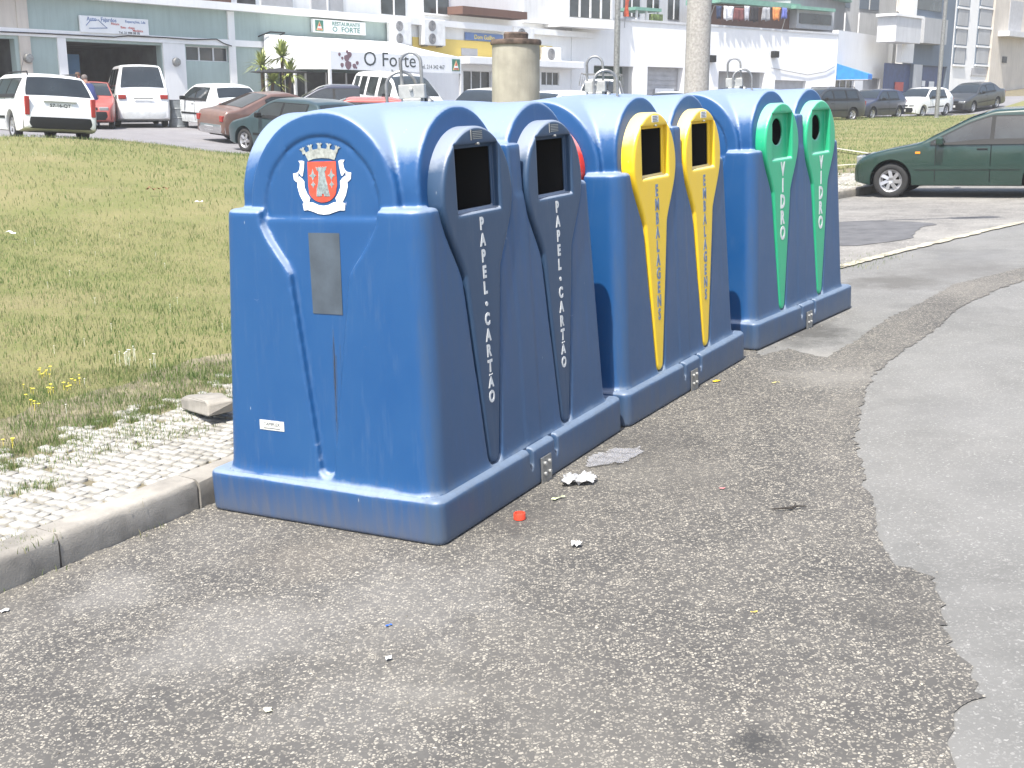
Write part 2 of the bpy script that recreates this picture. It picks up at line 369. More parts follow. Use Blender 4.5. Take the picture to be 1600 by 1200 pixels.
# coarse worn asphalt round the containers, with its ragged edge
edge = [(1500, 1215), (1480, 1160), (1500, 1110), (1540, 1090), (1520, 1050), (1478, 1000), (1470, 945), (1455, 900), (1400, 885), (1375, 850), (1368, 800), (1350, 745), (1336, 690), (1345, 640),
        (1360, 592), (1400, 556), (1452, 523), (1500, 480), (1560, 452), (1640, 425), (1640, 408), (1560, 428), (1490, 445), (1430, 478), (1385, 500), (1340, 530), (1290, 560), (1230, 545), (1190, 556), (1168, 540)]
wp = [gnd(*q)[:2] for q in edge]
wp += [ul(1, .9, .4), ul(0, 1.3, .5), ul(0, .4, WY-.2)]
wp += [q for q in off_line(KL, -.012)[np.searchsorted(tot, np.interp(0, [0], [0])):][0:1]]
# follow the kerb foot back towards the camera
ki = [i for i in range(len(KL)) if KL[i][1] < ul(0, .1, WY)[1]][::-1]
wp = wp[:-1]+[off_line(KL, -.006)[i] for i in ki[::3]]
wp += [np.array([-1.5, -3.5]), np.array([1.3, -3.5]), np.array([1.5, 1.2]), gnd(1470, 1230)[:2]]
polysheet('worn_asphalt', wp, .005, M_coarse, .035, .011, world=True)

# parking bay beyond the containers
polysheet('parking_bay', [gnd(1300, 421)[:2], gnd(1312, 418)[:2], gnd(1400, 394)[:2], gnd(1500, 372)[:2], gnd(1610, 347)[:2], gnd(1800, 312)[:2], np.array([18, 24.]), np.array([12.5, 26.]),
          off_line(KL, -.03)[kly(23.5)], off_line(KL, -.03)[kly(20)], off_line(KL, -.03)[kly(16)], off_line(KL, -.03)[kly(12.5)]], .006, M_bay, .4, .02, world=True)
polysheet('asphalt_patch', [(1225, 352), (1312, 348), (1360, 346), (1420, 347), (1465, 352), (1440, 357), (1425, 366), (1425, 373), (1390, 379), (1340, 385), (1300, 386), (1220, 392)], .011, M_patch, .2, .02)
M_strip = paint('worn_concrete', (.40, .37, .29), .9, var=.3, vs=6, bmp=.4, bs=60)
sl = line_pts([gnd(1306, 419.5)[:2], gnd(1330, 413.5)[:2], gnd(1400, 395)[:2], gnd(1500, 371)[:2], gnd(1610, 346)[:2], gnd(1800, 310)[:2]], 90)
sl += rng.normal(0, .012, sl.shape)
sheet('kerb_strip', off_line(sl, .06), off_line(sl, -.06), .013, M_strip, 3)

# kerb of concrete stones with joints
M_kerb = paint('kerb_concrete', (.30, .28, .245), .9, var=.28, vs=5, bmp=.22, bs=140, streak=.35)
mb = MB(); KH, KW = .135, .15
s0 = 0.0; jn = 0; j94 = np.interp(gnd(94, 887)[1], KL[:, 1], tot)
start = j94-.74*8
def kl_at(s): return np.array([np.interp(s, tot, KL[:, 0]), np.interp(s, tot, KL[:, 1])])
s = start
while s < tot[-1]-1.2:
    a, b = s+.005, s+.735; rows = []
    dz = rng.normal(0, .003); dn = rng.normal(0, .003)
    for q in np.linspace(a, b, 9):
        c = kl_at(q); tg = kl_at(q+.02)-kl_at(q-.02); tg /= np.linalg.norm(tg); nn = np.array([-tg[1], tg[0]]); z = float(H(*c)); rr = []
        wob = rng.normal(0, .0030, 8)
        for kq, (o_, h_) in enumerate([(0, -.05), (0, .05), (.004, KH-.03), (.010, KH-.010), (.026, KH), (KW-.015, KH+.002), (KW, KH-.012), (KW, -.05)]):
            e = c+nn*(o_+dn+wob[kq]); rr.append((e[0], e[1], z+h_+dz+wob[(kq+3) % 8]*.8))
        rows.append(rr)
    rows = np.array(rows); mb.grid(rows, True)
    k = mb.n; n8 = 8
    mb.f.append(tuple(range(k-9*8, k-9*8+8))); mb.f.append(tuple(range(k-8, k))[::-1])
    s += .74
tag(mb.obj('kerb', M_kerb, smooth=True, angle=40), kind='structure')

# pavement bed (sand and dust) and small limestone setts
PW = np.interp(KL[:, 1], [0, 6, 12, 16, 20, 30], [1.3, 1.3, 1.4, 1.6, 1.7, 1.7])+.05*np.sin(KL[:, 1]*7)+.04*np.sin(KL[:, 1]*17+1)
M_bed = paint('paving_sand', (.19, .165, .105), .95, var=.3, vs=9, bmp=.4, bs=80)
sheet('pavement', off_line(KL, KW-.02), off_line(KL, PW+.7), KH-.022, M_bed, 16)
m, t, p = newmat('limestone_setts'); at = N(t, 'ShaderNodeAttribute'); at.attribute_name = 'shade'; co = coords(t)
col = mixc(t, at.outputs[2], (.17, .16, .135), (.37, .36, .33)); col = mixc(t, ramp(t, noise(t, co, 35, 4), [(.5, 0), (.75, .4)]), col, (.20, .18, .14))
t.links.new(col, p.inputs['Base Color']); p.inputs['Roughness'].default_value = .75; bump(t, p, noise(t, co, 90, 3), .4, .004); M_sett = m
def moss(x, y): return .5+.5*math.sin(x*3.1+math.sin(y*2.3)*2)*math.sin(y*2.7+1.3*math.sin(x*1.7))
V, F, S = [], [], []
s = tot[np.argmin(abs(KL[:, 1]-2.2))]; send = tot[kly(23)]; n = 0
while s < send:
    wrow = rng.uniform(.054, .072); c = kl_at(s); tg = kl_at(s+.05)-kl_at(s-.05); tg /= np.linalg.norm(tg); nn = np.array([-tg[1], tg[0]])
    t_ = KW+.01+rng.uniform(0, .03); lim = float(np.interp(s, tot, PW))+rng.normal(0, .06)
    while t_ < lim:
        ww = rng.uniform(.050, .085); cc = c+nn*(t_+ww/2); edge_p = (t_/lim)
        if rng.random() < (.97 if edge_p < .75 else .97-(edge_p-.75)*2.2) and not (moss(cc[0]*1.3, cc[1]*1.3) > .95 and rng.random() < .7):
            z = float(H(*cc))+KH-.014+rng.normal(0, .0015); tl = rng.normal(0, .014, 2)
            crn = [(-1, -1), (1, -1), (1, 1), (-1, 1)]; g = .0062; b0 = []
            for kx, ky in crn:
                jx, jy = rng.normal(0, .0038, 2); b0.append((kx*(wrow/2-g)+jx, ky*(ww/2-g)+jy))
            base = len(V)
            for sc_, hz in ((1.0, -.024), (1, .003), (.92, .007)):
                for bx, by in b0:
                    q = cc+tg*bx*sc_+nn*by*sc_; V.append((q[0], q[1], z+hz+tl[0]*bx+tl[1]*by))
            F += [(base+i, base+(i+1) % 4, base+4+(i+1) % 4, base+4+i) for i in range(4)]
            F += [(base+4+i, base+4+(i+1) % 4, base+8+(i+1) % 4, base+8+i) for i in range(4)]; F.append((base+8, base+9, base+10, base+11))
            S += [float(np.clip(rng.normal(.72, .22), 0, 1))]*12
        t_ += ww
    s += wrow
o = npobj('paving_setts', V, F, M_sett, smooth=False); a = o.data.attributes.new('shade', 'FLOAT', 'POINT'); a.data.foreach_set('value', np.array(S, np.float32)); tag(o, kind='structure')

# lawn sheet
M_edge = paint('concrete_edging', (.42, .40, .34), .9, var=.25, vs=5)
LB = off_line(KL, PW-.02)
farp = [(-60, 14), (-40, 18), (-24, 21.5)]+[tuple(gnd(q, r, .1)[:2]) for q, r in ((-150, 205), (0, 213), (150, 217), (260, 227), (375, 240))]
b1 = gnd(1300, 183, .1)[:2]
farp += [(-2.5, 33), (3, 40), (9, 49), tuple(b1) if 40 < b1[1] < 75 else (15.5, 56), (22, 58.5), (27, 64), (33, 72)]
FB = line_pts(farp, 260)
m, t, p = newmat('lawn_ground'); co = coords(t)
col = mixc(t, ramp(t, noise(t, co, .8, 5, .6), [(.35, 0), (.65, 1)]), (.135, .16, .052), (.21, .20, .09))
col = mixc(t, ramp(t, noise(t, co, 22, 4, .7), [(.35, 0), (.7, .8)]), col, (.19, .17, .09))
col = mixc(t, ramp(t, noise(t, co, .35, 4, .6), [(.55, 0), (.72, .4)]), col, (.26, .21, .13))
t.links.new(col, p.inputs['Base Color']); p.inputs['Roughness'].default_value = .95; p.inputs['Specular IOR Level'].default_value = .1; bump(t, p, noise(t, co, 30, 5, .7), .8, .03)
lb = LB[::1]
sheet('lawn', lb, FB, KH-.034, m, 110, 1.5)

for e0, e1 in (((1285, 232), (1372, 246)), ((1288, 264), (1362, 259))):
    a_, b_ = gnd(*e0, KH)[:2], gnd(*e1, KH)[:2]; L_ = a_+(b_-a_)*np.linspace(-.4, 1.6, 30)[:, None]; n_ = (b_-a_)/np.linalg.norm(b_-a_); n_ = np.array([-n_[1], n_[0]])
    sheet('lawn_edging', L_, L_+n_*.14, KH+.05, M_edge, 3)
# far street beyond the lawn, up to the houses
FB2 = FB+np.array([[-.2, .25]]); dirb = np.stack([np.interp(np.arange(260), [0, 259], [-30, -9.]), np.interp(np.arange(260), [0, 259], [34, 50.])], 1)
sheet('street', FB2-np.array([[0, .6]]), FB+dirb, .03, M_farroad, 40)

# ------------------------------------------------------------------ grass
def blades(name, pos, hgt, wid, hue, mat, label, lean=.45):
    n = len(pos); ang = rng.uniform(0, 2*math.pi, n); la = rng.uniform(0, 2*math.pi, n); ln = rng.uniform(.1, lean, n)*hgt
    d = np.stack([np.cos(ang), np.sin(ang), np.zeros(n)], 1)*wid[:, None]/2; l = np.stack([np.cos(la)*ln, np.sin(la)*ln, np.zeros(n)], 1)
    up = np.zeros((n, 3)); up[:, 2] = hgt
    V = np.stack([pos-d, pos+d, pos+up*.55+l*.35+d*.7, pos+up*.55+l*.35-d*.7, pos+up*.9+l], 1)
    F1 = np.arange(n)[:, None]*5+np.array([[0, 1, 2, 3]]); F2 = np.arange(n)[:, None]*5+np.array([[3, 2, 4, 4]])
    me = bpy.data.meshes.new(name); me.vertices.add(5*n); me.vertices.foreach_set('co', V.astype(np.float32).ravel())
    F2 = F2[:, :3]; loops = np.concatenate([F1, F2], 1).ravel(); me.loops.add(len(loops)); me.loops.foreach_set('vertex_index', loops.astype(np.int32))
    me.polygons.add(2*n); st = (np.arange(n)[:, None]*7+np.array([[0, 4]])).ravel(); me.polygons.foreach_set('loop_start', st.astype(np.int32))
    try: me.polygons.foreach_set('loop_total', np.tile([4, 3], n).astype(np.int32))
    except Exception: pass
    me.update(calc_edges=True); me.materials.append(mat); a = me.attributes.new('hue', 'FLOAT', 'POINT'); a.data.foreach_set('value', np.repeat(hue, 5).astype(np.float32))
    o = bpy.data.objects.new(name, me); COL.objects.link(o); return tag(o, label, 'grass', kind='stuff')
m, t, p = newmat('grass_blades'); at = N(t, 'ShaderNodeAttribute'); at.attribute_name = 'hue'
r = N(t, 'ShaderNodeValToRGB'); e = r.color_ramp.elements; e[0].position = 0; e[0].color = (.084, .156, .040, 1); e[1].position = 1; e[1].color = (.35, .31, .18, 1)
q = e.new(.5); q.color = (.160, .208, .070, 1); t.links.new(at.outputs[2], r.inputs[0]); t.links.new(r.outputs[0], p.inputs['Base Color']); p.inputs['Roughness'].default_value = .6
p.inputs['Specular IOR Level'].default_value = .25
tr = N(t, 'ShaderNodeBsdfTranslucent'); t.links.new(r.outputs[0], tr.inputs[0]); mx = N(t, 'ShaderNodeMixShader'); mx.inputs[0].default_value = .3
t.links.new(p.outputs[0], mx.inputs[1]); t.links.new(tr.outputs[0], mx.inputs[2]); t.links.new(mx.outputs[0], t.nodes['Material Output'].inputs[0]); M_grass = m
def fnoise(x, y, s, seed=0):
    r_ = np.random.default_rng(seed); v = 0
    for k in range(6):
        a, b, c = r_.uniform(-1, 1, 3); f_ = s*(1+k*.55); v = v+np.sin(x*f_*a*2+y*f_*b*2+c*9)/(1+k*.25)
    return v/3
# sample lawn by its own (u,v) so blades stay on it
def lawn_pts(n, ylo, yhi, xlo, xhi, edge=.0):
    out = np.zeros((0, 2)); T = 0
    while len(out) < n and T < 60:
        T += 1; x = rng.uniform(xlo, xhi, n*2); y = rng.uniform(ylo, yhi, n*2)
        # signed side of both borders, tested against the polylines
        kx = np.interp(y, LB[:, 1], LB[:, 0]); fy = np.interp(x, FB[:, 0], FB[:, 1])
        ok = (x < kx-edge) & (y < fy)
        out = np.vstack([out, np.stack([x[ok], y[ok]], 1)])
    return out[:n]
parts = []
for n, yl, yh, xl, xh, hs, ws in ((52000, 2.6, 7.5, -5.0, 1.2, .034, .0034), (60000, 7, 15, -7.5, 3, .038, .0056), (40000, 15, 30, -14, 8, .05, .010), (42000, 14, 62, 3, 30, .05, .013), (14000, 20, 60, -6, 20, .06, .02)):
    P_ = lawn_pts(n, yl, yh, xl, xh, edge=.0)
    c_ = fnoise(P_[:, 0], P_[:, 1], .9, 3); c2 = fnoise(P_[:, 0], P_[:, 1], 3.1, 5)
    keep = rng.random(len(P_)) < np.clip(.8+.35*c_+.25*c2, .25, 1); P_ = P_[keep]; c_ = c_[keep]; c2 = c2[keep]
    h_ = hs*np.clip(1+.35*c2+rng.normal(0, .3, len(P_)), .35, 2.0); w_ = ws*rng.uniform(.6, 1.3, len(P_))
    hue = np.clip(.56-.26*c_-.22*c2+rng.normal(0, .26, len(P_)), 0, 1)
    parts.append((np.column_stack([P_, H(P_[:, 0], P_[:, 1])+KH-.02]), h_, w_, hue))
# tufts in the paving joints and on its edge
tp = []
for k in range(300):
    s_ = rng.uniform(tot[np.argmin(abs(KL[:, 1]-2.6))], tot[np.argmin(abs(KL[:, 1]-10))]); lim = np.interp(s_, tot, PW)
    o_ = lim*(1.05-abs(rng.normal(0, .30))); 
    if o_ < KW+.02: continue
    c = kl_at(s_); tg = kl_at(s_+.05)-kl_at(s_-.05); tg /= np.linalg.norm(tg); nn = np.array([-tg[1], tg[0]]); cc = c+nn*o_
    r0 = rng.uniform(.03, .13); m_ = int(40+r0*900); q = cc+rng.normal(0, r0*.6, (m_, 2)); tp.append(q)
for px_, py_, m_ in ((20, 905, 90), (40, 895, 90), (60, 890, 60), (1325, 300, 250), (1350, 297, 250), (1368, 294, 160), (700, 860, 0), (1330, 416, 120), (1380, 402, 90), (235, 832, 14)):
    q = gnd(px_, py_)[:2]+rng.normal(0, .05 if px_ < 1000 else .16, (m_, 2)); tp.append(q)
tp = np.vstack(tp); nt_ = len(tp)
kx = np.interp(tp[:, 1], KL[:, 1], KL[:, 0]); onp = tp[:, 0] < kx
parts.append((np.column_stack([tp, H(tp[:, 0], tp[:, 1])+np.where(onp, KH-.02, 0)]), rng.uniform(.015, .05, nt_), np.full(nt_, .004), np.clip(rng.normal(.5, .3, nt_), 0, 1)))
A_ = [np.concatenate([q[i] for q in parts]) for i in range(4)]
blades('grass', A_[0], A_[1], A_[2], A_[3], M_grass, 'short mown grass with straw patches on the sloping lawn behind the containers')
# small flowers
def flowers(name, pts, size, mat, label, cat):
    mb = MB()
    for x, y, hz in pts:
        z = float(H(x, y))+KH-.02+hz; ang = rng.uniform(0, 6.28); s_ = size*rng.uniform(.6, 1.2)
        mb.tube([(x, y, z-hz), (x, y, z)], .0012*size/.01, 3, False)
        ring = [(x+s_*math.cos(ang+k*1.2566), y+s_*math.sin(ang+k*1.2566), z+.25*s_) for k in range(5)]
        b = mb.n; mb.add([(x, y, z)]+ring, []); mb.f += [(b, b+1+k, b+1+(k+1) % 5) for k in range(5)]
    return tag(mb.obj(name, mat), label, cat, kind='stuff')
M_yf = paint('yellow_petals', (.75, .62, .05), .7); M_wf = paint('white_petals', (.75, .75, .68), .7)
yp = [gnd(px_+rng.normal(0, 6), py_+rng.normal(0, 4), KH)[:2].tolist()+[rng.uniform(.02, .05)] for px_, py_ in ((60, 583), (78, 585), (108, 606), (80, 609), (44, 611), (55, 634), (115, 594), (15, 690)) for _ in range(4)]
flowers('yellow_wildflowers', yp, .011, M_yf, 'tiny yellow wildflowers low in the grass at the paving edge', 'flowers')
wpts = lawn_pts(60, 4.5, 14, -8, 3)
wpl = [[x, y, .06] for x, y in wpts]
for px_, py_, n in ((196, 566, 8), (236, 566, 3), (60, 240, 4), (78, 243, 3), (5, 231, 2), (88, 213, 3), (370, 470, 0), (210, 560, 4), (1320, 202, 6)):
    for _ in range(n): g_ = gnd(px_+rng.normal(0, 6), py_+rng.normal(0, 3), KH); wpl.append([g_[0], g_[1], rng.uniform(.05, .1)])
flowers('white_wildflowers', wpl, .008, M_wf, 'small white wildflowers scattered over the lawn', 'flowers')
# ------------------------------------------------------------------ recycling containers, from distance fields
def rmax(a, b, r):          # intersection with rounded edge
    return np.minimum(np.maximum(a, b), -r)+np.sqrt(np.maximum(a+r, 0)**2+np.maximum(b+r, 0)**2)
def smin(a, b, k):
    h = np.clip(.5+.5*(b-a)/k, 0, 1); return b*(1-h)+a*h-k*h*(1-h)
def smax(a, b, k): return -smin(-a, -b, k)
def surface_net(fn, lo, hi, h):
    ax = [np.arange(l-2*h, u+2.5*h, h) for l, u in zip(lo, hi)]
    X, Y, Z = np.meshgrid(*[a.astype(np.float32) for a in ax], indexing='ij', sparse=True)
    D = fn(X, Y, Z).astype(np.float32); D = np.broadcast_to(D, tuple(len(a) for a in ax)); ins = D < 0
    nx, ny, nz = D.shape
    c = [ins[i:nx-1+i, j:ny-1+j, k:nz-1+k] for i in (0, 1) for j in (0, 1) for k in (0, 1)]
    cnt = sum(q.astype(np.int8) for q in c); cell = (cnt > 0) & (cnt < 8); ids = -np.ones(cell.shape, np.int64); ids[cell] = np.arange(cell.sum())
    I, J, Kk = np.nonzero(cell); acc = np.zeros((len(I), 3)); num = np.zeros(len(I))
    corners = [(i, j, k) for i in (0, 1) for j in (0, 1) for k in (0, 1)]
    val = {q: D[I+q[0], J+q[1], Kk+q[2]].astype(float) for q in corners}
    for a in corners:
        for d in range(3):
            if a[d]: continue
            b = list(a); b[d] = 1; b = tuple(b); va, vb = val[a], val[b]; m_ = (va < 0) != (vb < 0)
            t_ = np.where(m_, va/np.where(va-vb == 0, 1, va-vb), 0); p_ = np.array(a, float)[None]+t_[:, None]*(np.array(b)-np.array(a))[None]
            acc[m_] += p_[m_]; num[m_] += 1
    Vt = acc/num[:, None]+np.stack([I, J, Kk], 1); Vt = Vt*h+np.array([a[0] for a in ax])
    Fs = []
    for d in range(3):
        e = [1, 1, 1]; e[d] = 0; u_, v_ = [(1, 2), (2, 0), (0, 1)][d]
        sl0 = [slice(1, None)]*3; sl0[d] = slice(0, D.shape[d]-1); sl1 = list(sl0); sl1[d] = slice(1, None)
        A, B = ins[tuple(sl0)], ins[tuple(sl1)]; q = np.argwhere(A != B); fl = A[A != B]
        q = q+np.array(e)
        def cid(du, dv):
            r_ = q.copy(); r_[:, u_] -= du; r_[:, v_] -= dv; return ids[r_[:, 0], r_[:, 1], r_[:, 2]]
        lim = np.array(ids.shape); okq = (q < lim).all(1); q = q[okq]; fl = fl[okq]
        f = np.stack([cid(1, 1), cid(0, 1), cid(0, 0), cid(1, 0)], 1)
        f[~fl] = f[~fl][:, ::-1]; Fs.append(f)
    Fs = np.concatenate(Fs); Fs = Fs[(Fs >= 0).all(1)]
    # true normals are close to the gradient; relax the vertices a touch
    return Vt, Fs
LB_X = 1.75; XC, YC, LOBE = LB_X/2, .588, .345
def pA(z): return .040+(z-.19)*.066        # outer skin, inset at the short ends
def pB(z): return .072+(z-.19)*.071        # recessed skin (arch faces) at the short ends
def qA(z): return .050+(z-.19)*.022        # outer skin, street side
def qB(z): return .085+(z-.19)*.042
def rA(z): return .082+(z-.19)*.052        # the same on the pavement side
def rB(z): return .128+(z-.19)*.062
def fyp(z): return .053+(z-.22)*.006       # face of the coloured front panels
def hw_spoon(z, tipz, tip, neckz, neck, headz, R):
    lowr = tip+(neck-tip)*(z-tipz)/(neckz-tipz)
    t_ = np.clip((z-neckz)/(headz-neckz), 0, 1)
    head = neck+(R-neck)*np.sqrt(np.clip(1-(1-t_)**2.0, 0, 1))*1.0
    head = neck+(R-neck)*(.62*np.sin(t_*math.pi/2)+.38*sst(t_))
    return np.where(z < neckz, lowr, head)
def spoon(u, z, tipz=.245, tip=.044, neckz=1.03, neck=.142, headz=1.345, R=.278, open_top=False, g=0.0):
    """signed distance to the spoon outline, grown by g"""
    hw = hw_spoon(z, tipz, tip, neckz, neck, headz, R); e = .01
    dh = (hw_spoon(z+e, tipz, tip, neckz, neck, headz, R)-hw)/e
    d = (np.abs(u)-hw)/np.sqrt(1+dh*dh)
    tipc = np.sqrt(u*u+(z-tipz)**2)-tip
    d = np.where(z < tipz, tipc, d)
    top = np.sqrt(u*u+(z-headz)**2)-R
    d = np.where(z > headz, np.abs(u)-R if open_top else top, d)
    return d-g
def body_fn(X, Y, Z):
    flare = .016*np.exp(-np.maximum(Z-.19, 0)/.014)
    ex = np.maximum(pA(Z)-flare-X, X-(LB_X-pA(Z)+flare)); ey = np.maximum(qA(Z)-flare*.6-Y, Y-(WY-rA(Z)+flare))
    side = rmax(ex, ey, .085)
    A = rmax(side, Z-1.325, .022)
    pil = rmax(rmax(np.abs(X-XC)-.080, ey, .02), Z-1.537, .018); pil = np.maximum(pil, -(np.abs(Y-YC)-.2))
    # spoon-shaped recesses
    dB = .0
    rec_end = np.maximum(spoon(Y-YC, Z, tip=.036, tipz=.255, neckz=1.06, neck=.150, headz=1.31, R=.298, open_top=True), np.minimum(X-pB(Z)-.02, (LB_X-pB(Z)-.02)-X))
    def rec_front(c): return np.maximum(spoon(X-c, Z, open_top=True, g=.012), np.minimum(Y-qB(Z)-.02, (WY-rB(Z)-.02)-Y))
    rf = np.minimum(rec_front(XC-LOBE), rec_front(XC+LOBE))
    A = smax(A, -rec_end, .010); A = smax(A, -rf, .012); pil = smax(pil, -rf, .010)
    # inner body with its vaults
    bx = np.maximum(pB(Z)-X, X-(LB_X-pB(Z))); by = np.maximum(qB(Z)-Y, Y-(WY-rB(Z)))
    core = rmax(rmax(bx, by, .06), Z-1.30, .02)
    crown = .028*(1-((X-XC)/.8)**2)
    va = np.where(Z > 1.335, np.sqrt((Y-YC)**2+(Z-1.335-crown*np.clip((Z-1.335)/.37, 0, 1))**2)-.372, np.abs(Y-YC)-.372)
    vault = rmax(va, bx, .016)
    def cv(c):
        v_ = np.where(Z > 1.375, np.sqrt((X-c)**2+((Z-1.375))**2)-.335, np.abs(X-c)-.335)
        return rmax(v_, by, .013)
    cross = smin(cv(XC-LOBE), cv(XC+LOBE), .016)
    B = smin(smin(vault, cross, .012), core, .006)
    B = smax(B, .1-Z, .01)
    d = smin(A, B, .014); d = smin(d, pil, .014)
    # shallow disc panels on the ends with a ledge below
    disc = np.maximum(np.where(Z > 1.325, np.sqrt((Y-YC)**2+(Z-1.325)**2)-.280, np.abs(Y-YC)-.280), 1.287-Z)
    cut = np.maximum(disc, np.minimum(X-pB(Z)-.006, (LB_X-pB(Z)-.006)-X))
    groove = np.abs(np.sqrt((Y-YC)**2+(Z-1.325)**2)-.283)-.006
    groove = np.maximum(np.maximum(groove, 1.29-Z), np.minimum(X-pB(Z)-.010, (LB_X-pB(Z)-.010)-X))
    d = smax(d, -cut, .006); d = smax(d, -groove, .004)
    # throats behind the front mouths
    for c in (XC-LOBE, XC+LOBE):
        th = np.maximum(np.maximum(np.abs(X-c)-.172, np.abs(Z-1.405)-.142), Y-.62)
        d = np.maximum(d, -th)
    d = np.maximum(d, .186-Z)
    return d
def base_fn(X, Y, Z):
    ex = np.maximum(-X, X-LX); ey = np.maximum(-Y, Y-WY)
    wall = .006*np.sin(np.clip(Z/HB, 0, 1)*math.pi)
    d = rmax(rmax(ex+.006-wall*0, ey+.006, .042), Z-HB, .024); d = smax(d, .004-Z, .02)
    for c in (-.122, .122):
        u_ = np.abs(X-LX/2-c); lowz = .085
        v_ = np.maximum(u_-.017+np.maximum(.12-Z, 0)*.55, lowz-Z)
        for yy in (Y, WY-Y): d = smax(d, -np.maximum(v_, yy-.045), .006)
    # toe recess under the splash edge
    return d
def panel_fn(kind):
    def fn(X, Y, Z):
        fy = fyp(Z)+0*Z
        back = qB(Z)+.012
        d = spoon(X, Z); d = rmax(d, fy-Y, .014); d = smax(d, Y-back, .004)
        if kind == 'slot':
            pocket = np.maximum(np.maximum(np.abs(X)-.176, np.abs(Z-1.405)-.145), (fy+.045)-Y); d = smax(d, -pocket, .004)
            r1 = np.maximum(np.abs(X)-.158, np.abs(Z-1.415)-.122); r1 = np.maximum(r1-.012, Y-(fy+.032))
            r2 = np.maximum(np.abs(X+.004)-.155, np.abs(Z-1.415)-.118)
            f_ = (fy+.0)-Y
            d = smax(d, -r1, .014); d = smax(d, -r2, .010)
        else:
            pocket = np.maximum(np.maximum(np.abs(X)-.165, np.abs(Z-1.405)-.140), (fy+.058)-Y); d = smax(d, -pocket, .004)
            r1 = np.maximum(np.abs(X)-.152, np.abs(Z-1.40)-.140); r1 = np.maximum(r1-.01, Y-(fy+.042))
            r2 = np.sqrt(X*X+((Z-1.43))**2)-.088
            d = smax(d, -r1, .016); d = smax(d, -r2, .008)
        return d
    return fn
h_ = .0085
BV, BF = surface_net(body_fn, (0, 0, .18), (LX, WY, 1.76), h_)
body0 = npobj('body', BV, BF, M_blue)
sm = body0.modifiers.new('smooth', 'SMOOTH'); sm.factor = .5; sm.iterations = 3
CV_, CF_ = surface_net(base_fn, (0, 0, 0), (LX, WY, HB), .008)
base0 = npobj('base', CV_, CF_, M_blue); sm = base0.modifiers.new('smooth', 'SMOOTH'); sm.factor = .5; sm.iterations = 2
PV = {}
for kd in ('slot', 'hole'):
    v_, f_ = surface_net(panel_fn(kd), (-.32, .03, .18), (.32, .20, 1.66), .0055); PV[kd] = (v_, f_)
def bake(o):
    dg = bpy.context.evaluated_depsgraph_get(); me = bpy.data.meshes.new_from_object(o.evaluated_get(dg)); 
    me.polygons.foreach_set('use_smooth', [True]*len(me.polygons)); return me
dg = bpy.context.evaluated_depsgraph_get(); dg.update()
me_body, me_base = bake(body0), bake(base0); me_panel = {}
for kd, (v_, f_) in PV.items():
    o = npobj('front_panel', v_, f_, M_blue_shaded); sm = o.modifiers.new('smooth', 'SMOOTH'); sm.factor = .5; sm.iterations = 2
    bpy.context.view_layer.update(); me_panel[kd] = bake(o); bpy.data.objects.remove(o)
bpy.data.objects.remove(body0); bpy.data.objects.remove(base0)
def mesh_child(name, me, parent, mat=None):
    o = bpy.data.objects.new(name, me); COL.objects.link(o); o.parent = parent; KIDS.setdefault(parent, []).append(o)
    if mat is not None:
        if o.data.materials[0] != mat: o.data = me.copy(); o.data.materials[0] = mat
    return o
def frame(o, u, v):
    u = np.array(u, float); u /= np.linalg.norm(u); v = np.array(v, float); v /= np.linalg.norm(v); return (np.array(o, float), u, v, np.cross(u, v))
def skin_x(y, z):
    xs = np.linspace(0, .4, 1601); d = body_fn(xs, np.full_like(xs, y), np.full_like(xs, z)); return float(xs[np.argmax(d < 0)])
def end_frame(yc, zc, skin=pB, off=.0015, extra=0):
    a, b = skin_x(yc, zc-.03), skin_x(yc, zc+.03); sl = (b-a)/.06
    fr = frame(((a+b)/2, yc, zc), (0, -1, 0), (sl, 0, 1)); return (fr[0]+fr[3]*off, fr[1], fr[2], fr[3])
def panel_frame(c, zc, off=.001):
    fr = frame((c, fyp(zc), zc), (1, 0, 0), (0, .006, 1)); return (fr[0]+fr[3]*off, fr[1], fr[2], fr[3])
M_crown = paint('crest_grey', (.34, .36, .33), .6, var=.25, vs=60); M_cred = paint('crest_red', (.62, .075, .04), .55, var=.2, vs=20); M_cgrey = paint('crest_stone', (.25, .30, .30), .6, var=.3, vs=90)
M_cwhite = paint('crest_white', (.78, .78, .76), .6, var=.04)
M_rivet = paint('rivet', (.45, .45, .43), .45, .5)
def mirror(P): return [(-a, b) for a, b in P][::-1]
